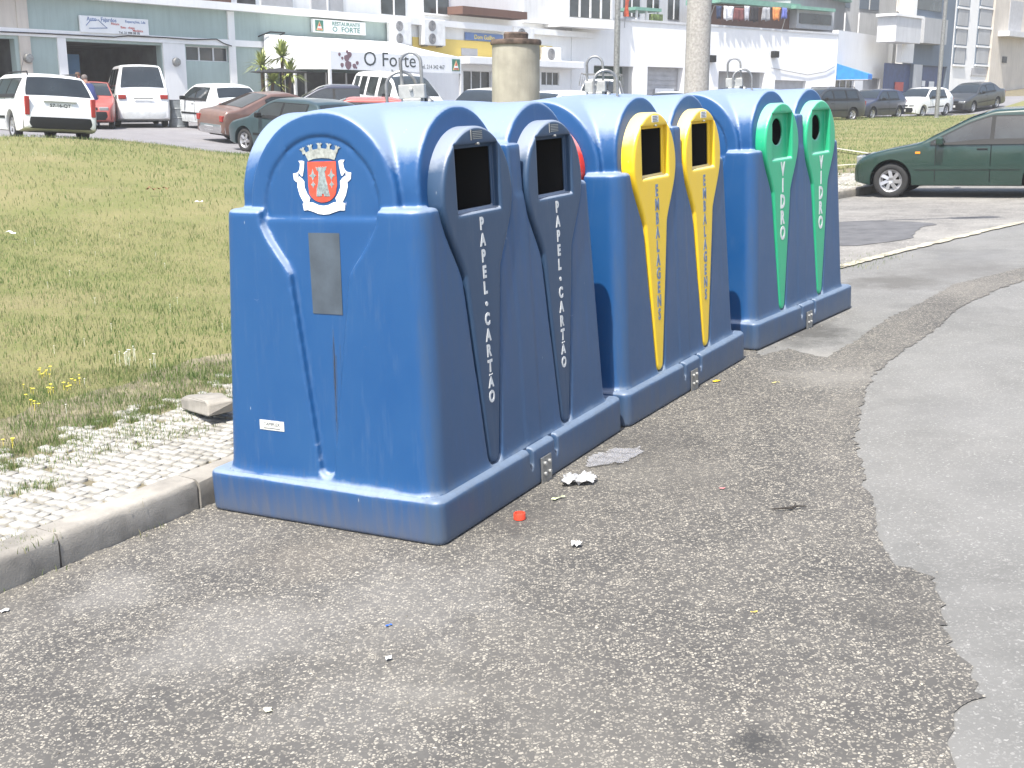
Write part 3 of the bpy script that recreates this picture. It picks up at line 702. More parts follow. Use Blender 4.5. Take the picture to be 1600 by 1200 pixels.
def crest(parent):
    """town arms: mural crown, red shield with a tower, white ribbon. pixel units of the close-up, origin at its middle"""
    fr = end_frame(.578, 1.443, pB, .0012, 0); S_ = .000378
    T = lambda P: [((x-557)*S_, (620-y)*S_*.80) for x, y in P]
    cr = end_frame(.578, 1.443, pB, .0012, 0)
    mb = MB(); arc = []
    for x, y in ((345, 300), (420, 285), (555, 275), (690, 285), (760, 300)): pass
    mb.prism(T([(385, 378), (450, 352), (557, 342), (660, 350), (735, 372), (772, 268), (700, 235), (557, 215), (410, 238), (338, 275)][::-1]), fr, 0, .0022)
    for x, y, a in ((312, 225, -.42), (415, 188, -.2), (540, 168, 0), (665, 178, .18), (775, 215, .4)):
        q = [(-24, 62), (24, 62), (18, 10), (42, -22), (26, -12), (14, -26), (4, -12), (-4, -12), (-14, -26), (-26, -12), (-42, -22), (-18, 10)]
        ca, sa = math.cos(a), math.sin(a); mb.prism(T([(x+u*ca-v*sa, y+u*sa+v*ca) for u, v in q][::-1]), fr, .0003, .0026)
    c1 = mb.obj('crest_crown', M_crown, parent)
    mb = MB(); sh = [(372, 388), (748, 388), (755, 700), (742, 760)]+[(557+188*math.cos(t), 745+180*math.sin(t)) for t in np.linspace(.25, math.pi-.25, 14)]+[(378, 770), (370, 700)]
    mb.prism(T(sh[::-1]), fr, 0, .002); c2 = mb.obj('crest_shield', M_cred, parent)
    mb = MB()
    tw = [(480, 845), (486, 745), (500, 700), (512, 640), (518, 520), (496, 500), (482, 455), (506, 470), (520, 455), (534, 470), (548, 452), (562, 470), (578, 452), (592, 470), (606, 455), (632, 458), (618, 500), (602, 520), (618, 640), (632, 690), (640, 745), (660, 845), (584, 845), (580, 818), (567, 806), (553, 818), (550, 845)]
    mb.prism(T(tw[::-1]), fr, .0018, .0038)
    for cx in (440, 688):
        mb.prism(T([(cx, 480), (cx+18, 550), (cx+50, 572), (cx+18, 592), (cx, 640), (cx-18, 592), (cx-50, 572), (cx-18, 550)][::-1]), fr, .0018, .0036)
        mb.prism(T([(cx, 640), (cx+10, 668), (cx+32, 690), (cx+10, 708), (cx, 740), (cx-10, 708), (cx-32, 690), (cx-10, 668)][::-1]), fr, .0018, .0034)
    c3 = mb.obj('crest_tower', M_cgrey, parent)
    mb = MB(); L1 = [(250, 372), (300, 372), (328, 385), (322, 455), (300, 575), (285, 578), (262, 548), (240, 520), (262, 480), (272, 410)]
    L2 = [(170, 540), (222, 530), (240, 515), (240, 560), (232, 640), (212, 655), (178, 620)]
    L3 = [(250, 578), (290, 610), (318, 650), (318, 730), (350, 810), (388, 870), (370, 925), (300, 930), (250, 830), (222, 720), (225, 650)]
    for P in (L1, L2, L3):
        mb.prism(T(P[::-1]), fr, 0, .0022); mb.prism(T([(1114-x+2, y) for x, y in P]), fr, 0, .0022)
    up_ = [(285, 940), (340, 918), (420, 925), (500, 962), (565, 970), (630, 960), (700, 925), (790, 915), (855, 940)]
    dn_ = [(845, 1030), (780, 1028), (700, 1055), (640, 1078), (565, 1085), (490, 1075), (420, 1045), (350, 1025), (300, 1032)]
    mb.prism(T((up_+dn_)[::-1]), fr, .0004, .0028); mb.obj('crest_ribbon', M_cwhite, parent)
def letters(parent, word, c, z0, z1, size, mat, sx=.80, bold=.0030, name='lettering'):
    mb = MB(); n = len(word)
    for k, ch in enumerate(word):
        z = z0+(z1-z0)*k/(n-1); fr = panel_frame(c, z, .0012)
        if ch == '•': mb.prism([(.010*math.cos(a), .010*math.sin(a)) for a in np.linspace(0, 2*math.pi, 13)[:-1]], fr, -.0005, .0018); continue
        V_, F_ = text_geo('A' if ch == 'Ã' else ch, size, sx, bold*size/.07, ext=.0009); xs = [v[0] for v in V_]; cx_ = (min(xs)+max(xs))/2; ys = [v[1] for v in V_]
        cy_ = size*.0 if ch != 'Ã' else size*.08
        yb = min(ys); V_ = [(v[0]-cx_, (v[1]-yb)*(.9 if ch == 'Ã' else 1)-size*.36, v[2]) for v in V_]
        if ch == 'Ã': q_ = size*.62; mb.prism([(-.013, q_*.62), (-.006, q_*.70), (.004, q_*.64), (.013, q_*.72), (.013, q_*.80), (.004, q_*.72), (-.006, q_*.78), (-.013, q_*.70)], fr, -.0005, .0018)
        o_, u_, v__, n_ = fr; mb.add([o_+u_*a+v__*b+n_*q for a, b, q in V_], F_)
    return mb.obj(name, mat, parent)
def make_hook(parent, flip=False):
    s_ = -1 if flip else 1; z0 = 1.70
    mb = MB(); n = 18; w1, h1 = .062, .175
    def loop(cx, cy, w_, h_, dx, dy, z0, r):
        pts = [(cx-w_*dx, cy-w_*dy, z0-.02)]
        for k in range(n+1):
            a = math.pi*(1-k/n); pts.append((cx+w_*math.cos(a)*dx, cy+w_*math.cos(a)*dy, z0+h_-w_+w_*math.sin(a)))
        pts.append((cx+w_*dx, cy+w_*dy, z0-.02)); MBq = MB().tube(pts, r, 10); return MBq
    loop(XC, YC-.0, .046, .245, .35, -.94, z0, .0075).obj('lifting_ring', M_galv, parent, True)
    loop(XC+.005, YC+s_*.062, .068, .165, .55, -.835, z0, .0075).obj('lifting_ring', M_galv, parent, True)
    mb.box(-.018, .018, -.060, .060, 0, .062, Matrix.Translation((XC, YC, z0+.045)) @ Matrix.Rotation(rad(18), 4, 'Z'))
    mb.box(-.022, .022, -.042, .042, -.02, .046, Matrix.Translation((XC, YC, z0)) @ Matrix.Rotation(rad(18), 4, 'Z'))
    mb.tube([(XC-.03, YC-.01, z0+.085), (XC+.03, YC+.01, z0+.085)], .009, 8)
    mb.obj('lifting_block', M_steel, parent, bevel=.004)
    MB().tube([(XC+.05, YC-.06, z0-.02), (XC+.05, YC-.06, z0+.03), (XC+.05, YC-.03, z0+.05)], .016, 8).obj('lifting_bolt', M_galv, parent)
GR = 'recycling containers in a row at the kerb'
specs = [('nearest blue container, dark blue fronts lettered PAPEL CARTÃO, red crest on its end', M_blue_shaded, 'slot', 'PAPEL•CARTÃO', 1.228, .492, .070, M_letter),
         ('blue container in the middle of the row with two yellow fronts lettered EMBALAGENS', M_yellow, 'slot', 'EMBALAGENS', 1.205, .520, .086, M_letterblue),
         ('farthest blue container in the row with two green fronts lettered VIDRO', M_green, 'hole', 'VIDRO', 1.175, .735, .125, M_letter)]
for i, (lab, pm, kd, word, za, zb, sz, lm) in enumerate(specs):
    root = thing('recycling_container', lab, 'recycling bin', group=GR); root.matrix_world = UM[i]
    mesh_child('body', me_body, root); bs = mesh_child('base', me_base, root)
    for c in (XC-LOBE, XC+LOBE):
        p_ = mesh_child('front_panel', me_panel[kd], root, pm if kd == 'hole' or pm is not M_blue_shaded else None); p_.location = (c, 0, 0)
        if pm is not M_blue_shaded: p_['label'] = 'green front panel with a round bottle hole' if kd == 'hole' else 'yellow front panel with a square slot'
        q = MB(); a0, a1, y0, y1, z0, z1 = c-.169, c+.169, .110, .6, 1.266, 1.544
        q.add([(a0, y0, z0), (a1, y0, z0), (a1, y0, z1), (a0, y0, z1), (a0, y1, z0), (a1, y1, z0), (a1, y1, z1), (a0, y1, z1)], [(0, 1, 5, 4), (3, 7, 6, 2), (0, 4, 7, 3), (1, 2, 6, 5), (4, 5, 6, 7)])
        q.obj('throat', M_dark, root)
        lt = letters(root, word, c, za, zb, sz, lm)
        # sticker above the slot
        fr = panel_frame(c, 1.588, .0012); q = MB(); q.prism([(-.042, -.018), (.042, -.018), (.042, .018), (-.042, .018)], fr, -.001, .0012)
        stk = q.obj('sticker', M_glue if i == 0 else (M_white if i == 1 else M_green), root)
        if i == 0:
            q = MB(); q.prism([(-.048, -.021), (-.045, -.021), (-.045, .021), (-.048, .021)], fr, -.001, .0018)
            for k in range(5): q.prism([(-.035, -.017+k*.007), (.04, -.017+k*.007), (.04, -.0145+k*.007), (-.035, -.0145+k*.007)], fr, .0008, .0018)
            o_ = q.obj('sticker_print', M_steel, stk)
        elif i == 1:
            q = MB()
            for k in range(4): q.prism([(-.036, -.014+k*.008), (.03-.01*(k % 2), -.014+k*.008), (.03-.01*(k % 2), -.011+k*.008), (-.036, -.011+k*.008)], fr, .0008, .0018)
            o_ = q.obj('sticker_print', M_glue, stk)
        # small screws round the slot
        if kd == 'slot':
            q = MB(); q.tube([(c, .052, 1.552), (c, .07, 1.552)], .005, 8); q.obj('screw', M_rivet, root)
    q = MB(); q.box(LX/2-.048, LX/2+.048, -.004, .004, .0, .128)
    pl = q.obj('hinge_plate', M_galv, root, bevel=.0015)
    for dx in (-.022, .022):
        for dz in (.048, .098): MB().tube([(LX/2+dx, -.004, dz), (LX/2+dx, -.014, dz)], .0085, 10).obj('rivet', M_rivet, pl)
    make_hook(root, flip=(i > 0))
    if i == 0:
        crest(root)
        fr = end_frame(.575, 1.065, pB, .001, 0); q = MB(); P = [(-.079, .165), (.079, .165), (.080, -.165), (-.074, -.165)]
        q.prism([(a+rng.normal(0, .001), b) for a, b in P][::-1], fr, -.001, .0010); q.obj('sticker_residue', M_glue, root)
        fr = end_frame(.545, .62, pB, .0006, 0); q = MB(); rr = np.random.default_rng(3)
        for _k in range(9):
            u0 = rr.normal(0, .014); w0 = rr.uniform(.001, .0035); za, zb_ = rr.uniform(-.36, .05), rr.uniform(.06, .22); q.prism([(u0-w0, za), (u0+w0*.5, za-.01), (u0+w0, zb_), (u0-w0*.6, zb_+.008)], fr, -.0005, .0006+.00001*_k)
        mm, tt, pp = newmat('dirt_runs'); pp.inputs['Base Color'].default_value = (.11, .12, .14, 1); pp.inputs['Roughness'].default_value = .9; pp.inputs['Alpha'].default_value = .11; q.obj('dirt_runs', mm, root)
        fr = end_frame(.872, .415, pA, .001, 0); q = MB(); q.prism([(-.067, -.021), (.067, -.021), (.067, .021), (-.067, .021)], fr, -.001, .0012); lb_ = q.obj('maker_label', M_label, root)
        q = MB(); put_text(q, 'CAMPLEX', (fr[0]+fr[3]*.0014, fr[1], fr[2], fr[3]), 0, .004, .019, ext=.0006, sx=1.1); q.prism([(-.045, -.015), (.045, -.015), (.045, -.012), (-.045, -.012)], fr, .001, .0017); q.obj('label_print', M_glue, lb_)
    if i == 1:
        # red battery panel let into the near end
        v_, f_ = PV['hole']; R_ = np.array(v_); X_ = R_[:, 0]*1.04; Yn = R_[:, 1]; Zn = R_[:, 2]
        W_ = np.stack([Yn+.0+(Zn-.22)*.036, YC-X_, Zn-.01], 1); me = bpy.data.meshes.new('battery_panel')
        o = npobj('battery_panel', W_, f_, M_red, root); o['label'] = 'red spoon shaped battery panel on the near end'
# ------------------------------------------------------------------ litter and stones on the ground
def ground_frame(px, py, off=0.0, yaw=0.0):
    g = gnd(px, py); x, y = g[:2]; z = float(H(x, y)); e = .05
    n = Vector((-(float(H(x+e, y))-z)/e, -(float(H(x, y+e))-z)/e, 1)).normalized(); u_ = Vector((math.cos(yaw), math.sin(yaw), 0)); u_ = (u_-n*u_.dot(n)).normalized(); v_ = n.cross(u_)
    M = Matrix.Identity(4)
    for r in range(3): M[r][0], M[r][1], M[r][2], M[r][3] = u_[r], v_[r], n[r], (x, y, z+off)[r]
    return M
def at_ground(o, px, py, off=.006, yaw=0.0): o.matrix_world = ground_frame(px, py, off, yaw); return o
m, t, p = newmat('clear_film'); p.inputs['Base Color'].default_value = (.5, .5, .52, 1); p.inputs['Roughness'].default_value = .22; p.inputs['Transmission Weight'].default_value = .35
co = coords(t); p.inputs['Alpha'].default_value = .38; bump(t, p, noise(t, co, 30, 3), .6, .01); M_film = m
def crumple(name, outline, amp, mat, label, cat, px, py, yaw=0, n=22, sd_=1, group=None):
    """thin sheet with creases over an irregular outline (metres)"""
    r_ = np.random.default_rng(sd_); P = np.array(outline); lo, hi = P.min(0), P.max(0); V_, ix = [], {}
    def inside(x, y):
        c = False; j = len(P)-1
        for i in range(len(P)):
            if (P[i][1] > y) != (P[j][1] > y) and x < (P[j][0]-P[i][0])*(y-P[i][1])/(P[j][1]-P[i][1])+P[i][0]: c = not c
            j = i
        return c
    st = max(hi-lo)/n; xs = np.arange(lo[0], hi[0]+st, st); ys = np.arange(lo[1], hi[1]+st, st)
    ph = r_.uniform(0, 6.28, 6); fq = r_.uniform(.4, 1.5, (6, 2))/st*r_.choice([-1, 1], (6, 2))*.55
    for i, x in enumerate(xs):
        for j, y in enumerate(ys):
            if inside(x+st*.3, y+st*.3): 
                z = sum(abs(math.sin(x*fq[k][0]+y*fq[k][1]+ph[k])) for k in range(6))/6; ix[i, j] = len(V_); V_.append((x+r_.normal(0, st*.12), y+r_.normal(0, st*.12), amp*(z-.3)*1.6+.002 if amp > 0 else .001))
    F_ = [(ix[i, j], ix[i+1, j], ix[i+1, j+1], ix[i, j+1]) for (i, j) in ix if (i+1, j) in ix and (i+1, j+1) in ix and (i, j+1) in ix]
    mb = MB().add(V_, F_); o = mb.obj(name, mat, smooth=False); o.modifiers.new('t', 'SOLIDIFY').thickness = .0008
    at_ground(o, px, py, .008, yaw); return tag(o, label, cat, group)
crumple('plastic_film', [(-.19, -.10), (.02, -.12), (.17, -.02), (.20, .10), (.12, .09), (.07, .14), (-.02, .09), (-.12, .05)], .012, M_film, 'flat clear plastic sheet on the asphalt beside the nearest container', 'plastic sheet', 957, 717, .35, sd_=3)
M_bag = paint('thin_bag', (.46, .46, .46), .35, var=.15, vs=30)
m_b = M_bag.node_tree.nodes['Principled BSDF']; m_b.inputs['Alpha'].default_value = .8
crumple('plastic_bag', [(-.10, -.06), (.06, -.065), (.09, 0), (.065, .075), (-.01, .045), (-.045, .08), (-.075, .03)], .035, M_bag, 'crumpled whitish plastic bag in front of the nearest container', 'plastic bag', 906, 755, .1, sd_=5)
M_paperw = paint('paper', (.75, .75, .73), .7); M_caps = paint('red_cap_plastic', (.75, .07, .035), .35)
# bottle cap
mb = MB(); mb.lathe([(.0001, .004), (.017, .004), (.0175, .022), (.021, .022), (.022, .018), (.0225, 0), (.0001, 0)], 28)
cp_ = mb.obj('bottle_cap', M_caps, smooth=True, angle=30); at_ground(cp_, 812, 813, .008); cp_.scale = (1.15,)*3; tag(cp_, 'red screw cap lying open side up on the asphalt', 'bottle cap')
q = MB(); q.lathe([(.0001, .0052), (.0165, .0052), (.0165, .006), (.0001, .006)], 20); q.obj('cap_liner', M_paperw, cp_)
crumple('crumpled_paper', [(-.02, -.018), (.018, -.02), (.026, .004), (.008, .02), (-.02, .014)], .022, M_paperw, 'small crumpled white paper ball on the open asphalt', 'paper', 901, 856, 0, 12, 7)
crumple('candy_wrapper', [(-.04, -.01), (.035, -.006), (.042, .010), (-.032, .012)], .008, paint('pale_green_foil', (.55, .62, .35), .4), 'pale green sweet wrapper beside the red cap', 'wrapper', 873, 782, .5, 14, 9)
crumple('yellow_wrapper', [(-.03, -.018), (.028, -.014), (.03, .014), (-.02, .016)], .006, paint('yellow_paper', (.75, .52, .03), .5), 'small yellow wrapper at the foot of the middle container', 'wrapper', 1119, 598, .2, 10, 11)
crumple('yellow_scrap', [(-.032, -.01), (.03, -.006), (.03, .008), (-.026, .01)], .004, paint('dull_yellow_paper', (.62, .55, .18), .6), 'thin yellowish scrap on the asphalt further right', 'scrap', 1212, 600, .1, 10, 12)
crumple('paper_scrap', [(-.012, -.016), (.008, -.018), (.014, .006), (.002, .02), (-.012, .01)], .004, paint('cream_paper', (.68, .66, .45), .7), 'cream paper scrap low in the foreground', 'scrap', 419, 1113, .5, 10, 13)
crumple('blue_scrap', [(-.014, -.006), (.014, -.004), (.012, .006), (-.012, .006)], .003, paint('blue_film', (.03, .12, .5), .4), 'tiny blue plastic scrap in the foreground asphalt', 'scrap', 608, 981, .4, 8, 14)
crumple('pink_scrap', [(-.016, -.008), (.014, -.01), (.018, .006), (-.01, .01)], .004, paint('pink_film', (.7, .25, .25), .4), 'pinkish scrap on the asphalt above the twig', 'scrap', 1128, 766, .2, 8, 15)
crumple('white_scrap', [(-.014, -.012), (.012, -.01), (.012, .012), (-.008, .01)], .010, M_paperw, 'white scrap in the foreground below the blue one', 'scrap', 608, 1034, .2, 8, 16)
crumple('torn_paper', [(-.02, -.012), (.016, -.012), (.02, .01), (-.014, .012)], .006, M_paperw, 'torn white paper at the left edge near the kerb', 'scrap', 8, 958, .6, 8, 17)
crumple('yellow_strip', [(-.035, -.006), (.03, -.002), (.035, .006), (-.03, .006), (-.035, .014)], .004, paint('ochre_film', (.62, .45, .08), .5), 'curled yellow strip in the middle of the worn asphalt', 'scrap', 1188, 959, .1, 12, 18)
M_twig = paint('twig_bark', (.035, .03, .025), .9)
mb = MB(); mb.tube([(-.075, .008, .008), (-.03, -.004, .012), (.0, 0, .01), (.03, .004, .013), (.078, .010, .008)], [.003, .004, .005, .004, .002], 6); mb.tube([(-.01, 0, .01), (.012, -.018, .012)], .003, 5); mb.tube([(.02, .002, .01), (.034, .02, .02)], .002, 5)
tag(at_ground(mb.obj('twig', M_twig), 1233, 799, .006, .1), 'dark broken twig lying on the worn asphalt', 'twig')
# loose block of kerb stone behind the first container
mb = MB(); r_ = np.random.default_rng(4); P = [(-.20, -.09), (.20, -.085), (.215, .07), (-.17, .10)]
V_ = [(x*1.05+r_.normal(0, .012), y+r_.normal(0, .012), z*.62+.045*(x > 0)) for z in (0, .10, .125) for x, y in ([(a*(1 if z < .12 else .88), b*(1 if z < .12 else .75)) for a, b in P])]
mb.add(V_, [(3, 2, 1, 0), (8, 9, 10, 11)]+[(k, (k+1) % 4, 4+(k+1) % 4, 4+k) for k in range(4)]+[(4+k, 4+(k+1) % 4, 8+(k+1) % 4, 8+k) for k in range(4)])
blk = mb.obj('stone_block', M_kerb, bevel=.012, seg=3); blk.matrix_world = ground_frame(330, 684, 0, rad(-58)) 
blk.location.z += KH; tag(blk, 'broken block of kerb stone lying on the pavement behind the first container', 'stone block')
# torn cardboard on the lawn
crumple('cardboard_scrap', [(-.18, -.05), (-.02, -.03), (.0, .0), (.17, .02), (.16, .09), (-.0, .05), (-.17, .03)], .09, paint('brown_card', (.30, .16, .08), .8, var=.4, vs=10), 'torn brown cardboard lying on the lawn', 'cardboard', 250, 318, .2, 14, 21).location.z += KH+.03
crumple('white_litter', [(-.07, -.02), (.06, -.02), (.07, .02), (-.05, .03)], .03, M_paperw, 'white paper litter on the lawn right of the cardboard', 'paper', 312, 336, .1, 10, 22).location.z += KH+.03
crumple('paper_litter', [(-.09, -.02), (.06, -.02), (.09, .02), (-.05, .03)], .03, M_paperw, 'white paper litter on the lawn near the left edge', 'paper', 20, 388, -.2, 10, 23).location.z += KH+.03
# small bright pebbles and crumbs loose on the asphalt
mb = MB(); r_ = np.random.default_rng(8)
for k in range(260):
    px_, py_ = r_.uniform(0, 1500), 560+r_.uniform(0, 1)**.8*640
    g = gnd(px_, py_); c = UM[0].inverted() @ Vector(g)
    if c.x > -.05 and c.y > -.05: continue
    if g[0] < np.interp(g[1], KL[:, 1], KL[:, 0])+.03: continue
    s_ = r_.uniform(.0025, .006); z = g[2]+.006; a = r_.uniform(0, 6.28)
    mb.add([(g[0]+s_*math.cos(a+q*1.57)*r_.uniform(.6, 1.2), g[1]+s_*math.sin(a+q*1.57)*r_.uniform(.6, 1.2), z) for q in range(4)]+[(g[0], g[1], z+s_*.8)], [(0, 1, 4), (1, 2, 4), (2, 3, 4), (3, 0, 4)])
for k in range(520):
    if k < 300:
        s_ = r_.uniform(tot[kly(2.8)], tot[kly(4.9)]); c0 = kl_at(s_); tg_ = kl_at(s_+.03)-c0; tg_ /= np.linalg.norm(tg_); c0 = c0-np.array([-tg_[1], tg_[0]])*(.012+abs(r_.normal(0, .05)))
    else:
        ui = int(r_.integers(0, 3)); c0 = ul(ui, r_.uniform(-.05, LX+.05), -.012-abs(r_.normal(0, .04))) if r_.random() < .75 or ui else ul(0, -.012-abs(r_.normal(0, .04)), r_.uniform(0, WY))
    z = float(H(*c0))+.006; s_ = r_.uniform(.002, .006); a = r_.uniform(0, 6.28)
    mb.add([(c0[0]+s_*math.cos(a+q*1.57)*r_.uniform(.6, 1.4), c0[1]+s_*math.sin(a+q*1.57)*r_.uniform(.6, 1.4), z) for q in range(4)]+[(c0[0], c0[1], z+s_*.7)], [(0, 1, 4), (1, 2, 4), (2, 3, 4), (3, 0, 4)])
tag(mb.obj('loose_grit', paint('grit', (.36, .33, .27), .85, var=.6, vs=30)), 'loose pale grit scattered over the worn asphalt', 'grit', kind='stuff')
# ------------------------------------------------------------------ cars
M_glass = paint('car_glass', (.020, .026, .028), .06, spec=.8, var=.3, vs=1.5)
M_glassl = paint('car_glass_lit', (.035, .042, .042), .035, spec=.8, var=.5, vs=1.2)
M_tyre = paint('tyre', (.022, .022, .022), .85); M_rim = paint('wheel_silver', (.42, .42, .43), .35, .6); M_trim = paint('dark_trim', (.012, .013, .014), .6, spec=.25)
M_lamp = paint('headlamp', (.30, .31, .31), .1, .3); M_red = paint('tail_lamp', (.30, .025, .018), .25); M_amb = paint('amber_lamp', (.8, .28, .02), .3); M_chrome = paint('chrome', (.6, .6, .6), .15, .9)
M_plate = paint('number_plate', (.70, .71, .70), .5); M_pltxt = paint('plate_text', (.03, .03, .035), .6); M_seat = paint('seat_fabric', (.09, .09, .1), .9)
def smooth_prof(P, n=240, sig=.045):
    P = np.array(P); x = np.linspace(P[0, 0], P[-1, 0], n); z = np.interp(x, P[:, 0], P[:, 1]); dx = x[1]-x[0]; k = max(1, int(sig/dx*2.5))
    ker = np.exp(-.5*((np.arange(-k, k+1)*dx)/sig)**2); ker /= ker.sum(); zp = np.concatenate([np.full(k, z[0]), z, np.full(k, z[-1])]); return x, np.convolve(zp, ker, 'valid')
def make_car(label, cat, prof, W_, belt, hub, wx, wr, color_mat, side_wins, ws, rw, group=None, zb=.20, bumpers=None, tail='side', far=True, tum=.24, rails=False, plate=None, rear_lamps=None, head=True, strip=True, name='parked_car', glass=None, front_z=.62):
    """prof: top outline (x,z) nose to tail; side_wins: [(x0,x1)]; ws/rw: x-ranges of the windscreen and rear window"""
    L_ = prof[-1][0]; Ht = max(z for _, z in prof); X, Zp = smooth_prof(prof); glass = glass or M_glass
    root = thing(name, label, cat, group=group); rc = .075
    top = lambda x: float(np.interp(x, X, Zp))
    def plan(x):
        f = min(x, .55)/.55; r = min(L_-x, .5)/.5; return (1-.16*(1-f)**2.6)*(1-.11*(1-r)**2.6)
    def hwid(x, z):
        b = 1-.05*max(0, (.55-z)/.4)**2-.02*max(0, (z-.6)/.4 if z < belt else 0)
        if z > belt: b = .98-(z-belt)/(Ht-belt)*tum*(1+.15*(z-belt)/(Ht-belt))
        return W_/2*plan(x)*b
    def zlow(x):
        z = zb+.06*max(0, 1-x/.3)+.08*max(0, 1-(L_-x)/.35)
        for c in wx:
            d = abs(x-c); R_ = wr+.055
            if d < R_: z = max(z, wr+math.sqrt(max(R_*R_-d*d, 0)))
        return z
    xs = sorted(set([0, .012, .04, .08, .14]+list(np.linspace(.2, L_-.2, 44 if far else 84))+[L_-.14, L_-.08, L_-.04, L_-.012, L_]+[c+(wr+.055)*q for c in wx for q in (-1.001, -.999, -.96, -.85, -.65, -.4, -.15, .15, .4, .65, .85, .96, .999, 1.001)]))
    rows = []; NS = 10
    for x in xs:
        zt = top(x); ef = min(1, min(x, L_-x)/.05); ins = (1-math.sqrt(1-(1-ef)**2))*.035
        zt_ = zt-ins; zl = zlow(x)+ins; r = min(rc, (zt_-zl)*.4); row = [(0, zl), (hwid(x, zl)*.95-ins, zl)]
        for k in range(NS): z = zl+.015+(zt_-r-zl-.015)*k/(NS-1); row.append((hwid(x, z)-ins, z))
        he = hwid(x, zt_-r)-ins
        for a in (.35, .8, 1.2): row.append((he-r+r*math.cos(a), zt_-r+r*math.sin(a)))
        for q in (.92, .7, .45, 0): row.append(((he-r)*q, zt_+.03*(1-q*q)*(1 if zt > belt+.1 else .5)))
        rows.append([(x-L_/2, y, z) for y, z in row])
    Lft = [[(x, -y, z) for x, y, z in r[::-1]] for r in rows]
    P = np.array([a+b[1:] for a, b in zip(rows, Lft)])      # y>0 side, roof, y<0 side
    mb = MB(); mb.grid(P, False); k = P.shape[1]; mb.f.append(tuple(range(k))); mb.f.append(tuple(range(mb.n-k, mb.n))[::-1])
    body = mb.obj('body', color_mat, root, True, angle=50)
    topz = lambda x, y: top(x)+(.03 if top(x) > belt+.1 else .015)*(1-min(1, abs(y)/max(.05, hwid(x, top(x)-rc)-rc))**2)
    def side_patch(name, x0, x1, lo, hi, mat, side, off=.006, par=None, n=14, m_=5):
        P = []; 
        for x in np.linspace(x0, x1, n):
            a, b = lo(x), hi(x)
            if b-a < .012: a = b-.012 if b-.012 > 0 else a; 
            P.append([(x-L_/2, side*(hwid(x, z)+off), z) for z in np.linspace(a, b, m_)])
        q = MB(); q.grid(P, side < 0); return q.obj(name, mat, par or root, True)
    wtop = lambda x: min(top(x)-rc-.012, Ht-.115)
    for side in (1, -1):
        ps = side_patch('window_surround', side_wins[0][0]-.05, side_wins[-1][1]+.05, lambda x: min(belt-.0, wtop(x)), lambda x: wtop(x)+.02, M_trim if not (cat == 'van') else color_mat, side, .003, n=40) if cat != 'van' else None
        for x0, x1 in side_wins: side_patch('side_window', x0, x1, lambda x: belt+.025, lambda x: max(belt+.03, wtop(x)), glass, side, .007)
        if strip: side_patch('rubbing_strip', wx[0]+wr+.10, wx[1]-wr-.10, lambda x: .47, lambda x: .525, M_trim if far else color_mat, side, .012, n=6, m_=2)
        for xd in [side_wins[0][1]+.03, side_wins[0][0]-.06+.1, side_wins[-1][0]-.03 if len(side_wins) < 3 else side_wins[1][1]+.03]:
            side_patch('door_gap', xd-.006, xd+.006, lambda x: max(zb+.07, zlow(x)+.02), lambda x: belt-.01, M_trim, side, .0035, n=2)
        xh = side_wins[0][1]-.02; q = MB(); q.box(xh-.16-L_/2, xh-L_/2, side*(hwid(xh, .8))-.012, side*(hwid(xh, .8))+.012, .775, .80); q.obj('door_handle', M_trim, root, bevel=.006)
        xm = side_wins[0][0]+.12; q = MB(); ym = side*(hwid(xm, belt)+.09); q.box(xm-.06-L_/2, xm+.05-L_/2, ym-.085, ym+.085, belt+.0, belt+.13); q.obj('door_mirror', color_mat if not far else M_trim, root, bevel=.03, seg=3)
    def top_patch(name, x0, x1, kk, mat, off=.008, n=18):
        P = []
        for x in np.linspace(x0, x1, n):
            e = .01; dz = (top(x+e)-top(x-e))/(2*e); nn = np.array([-dz, 1])/math.hypot(dz, 1); h = hwid(x, top(x)-rc)-rc*.6
            P.append([(x-L_/2+nn[0]*off, y, topz(x, y*.95)+nn[1]*off) for y in np.linspace(-h*kk, h*kk, 9)])
        q = MB(); q.grid(P, True); o = q.obj(name, mat, root, True); return o
    if ws: top_patch('windscreen', *ws, .97, glass)
    if rw: top_patch('rear_window', *rw, .93, glass)
    # bumpers, lamps, plates
    bc = bumpers or M_trim
    for end in (0, 1):
        xc = .02 if end == 0 else L_-.02; sg = -1 if end == 0 else 1; hw_ = hwid(.05 if end == 0 else L_-.05, .45); q = MB()
        P = []
        for y in np.linspace(-1, 1, 13):
            xx = (xc-L_/2)+sg*(.050-.10*abs(y)**6); yy = y*hw_*1.015; P.append([(xx-sg*.10, yy, .27), (xx-sg*.01, yy, .28), (xx+sg*.012, yy, .40), (xx, yy, .525), (xx-sg*.10, yy, .54)])
        q.grid(P, end == 0); q.obj('bumper', bc, root, True, angle=60)
    fz = front_z; hw0 = hwid(.06, fz)
    if head:
        for side in (1, -1):
            q = MB(); q.box(-L_/2+(.02 if not far else -.004), -L_/2+.13, side*(hw0-.21)-.15, side*(hw0-.21)+.13, fz-.07, fz+.05); q.obj('headlight', M_lamp, root, bevel=.025, seg=2)
            if not far:
                q = MB(); q.box(wx[0]+wr+.10-L_/2, wx[0]+wr+.18-L_/2, side*hwid(1.1, .74)-.008, side*hwid(1.1, .74)+.008, .72, .755); q.obj('side_repeater', M_amb, root, bevel=.004)
        q = MB(); q.box(-L_/2-.006, -L_/2+.05, -hw0+.38, hw0-.38, fz-.05, fz+.04); q.obj('grille', M_trim, root, bevel=.01)
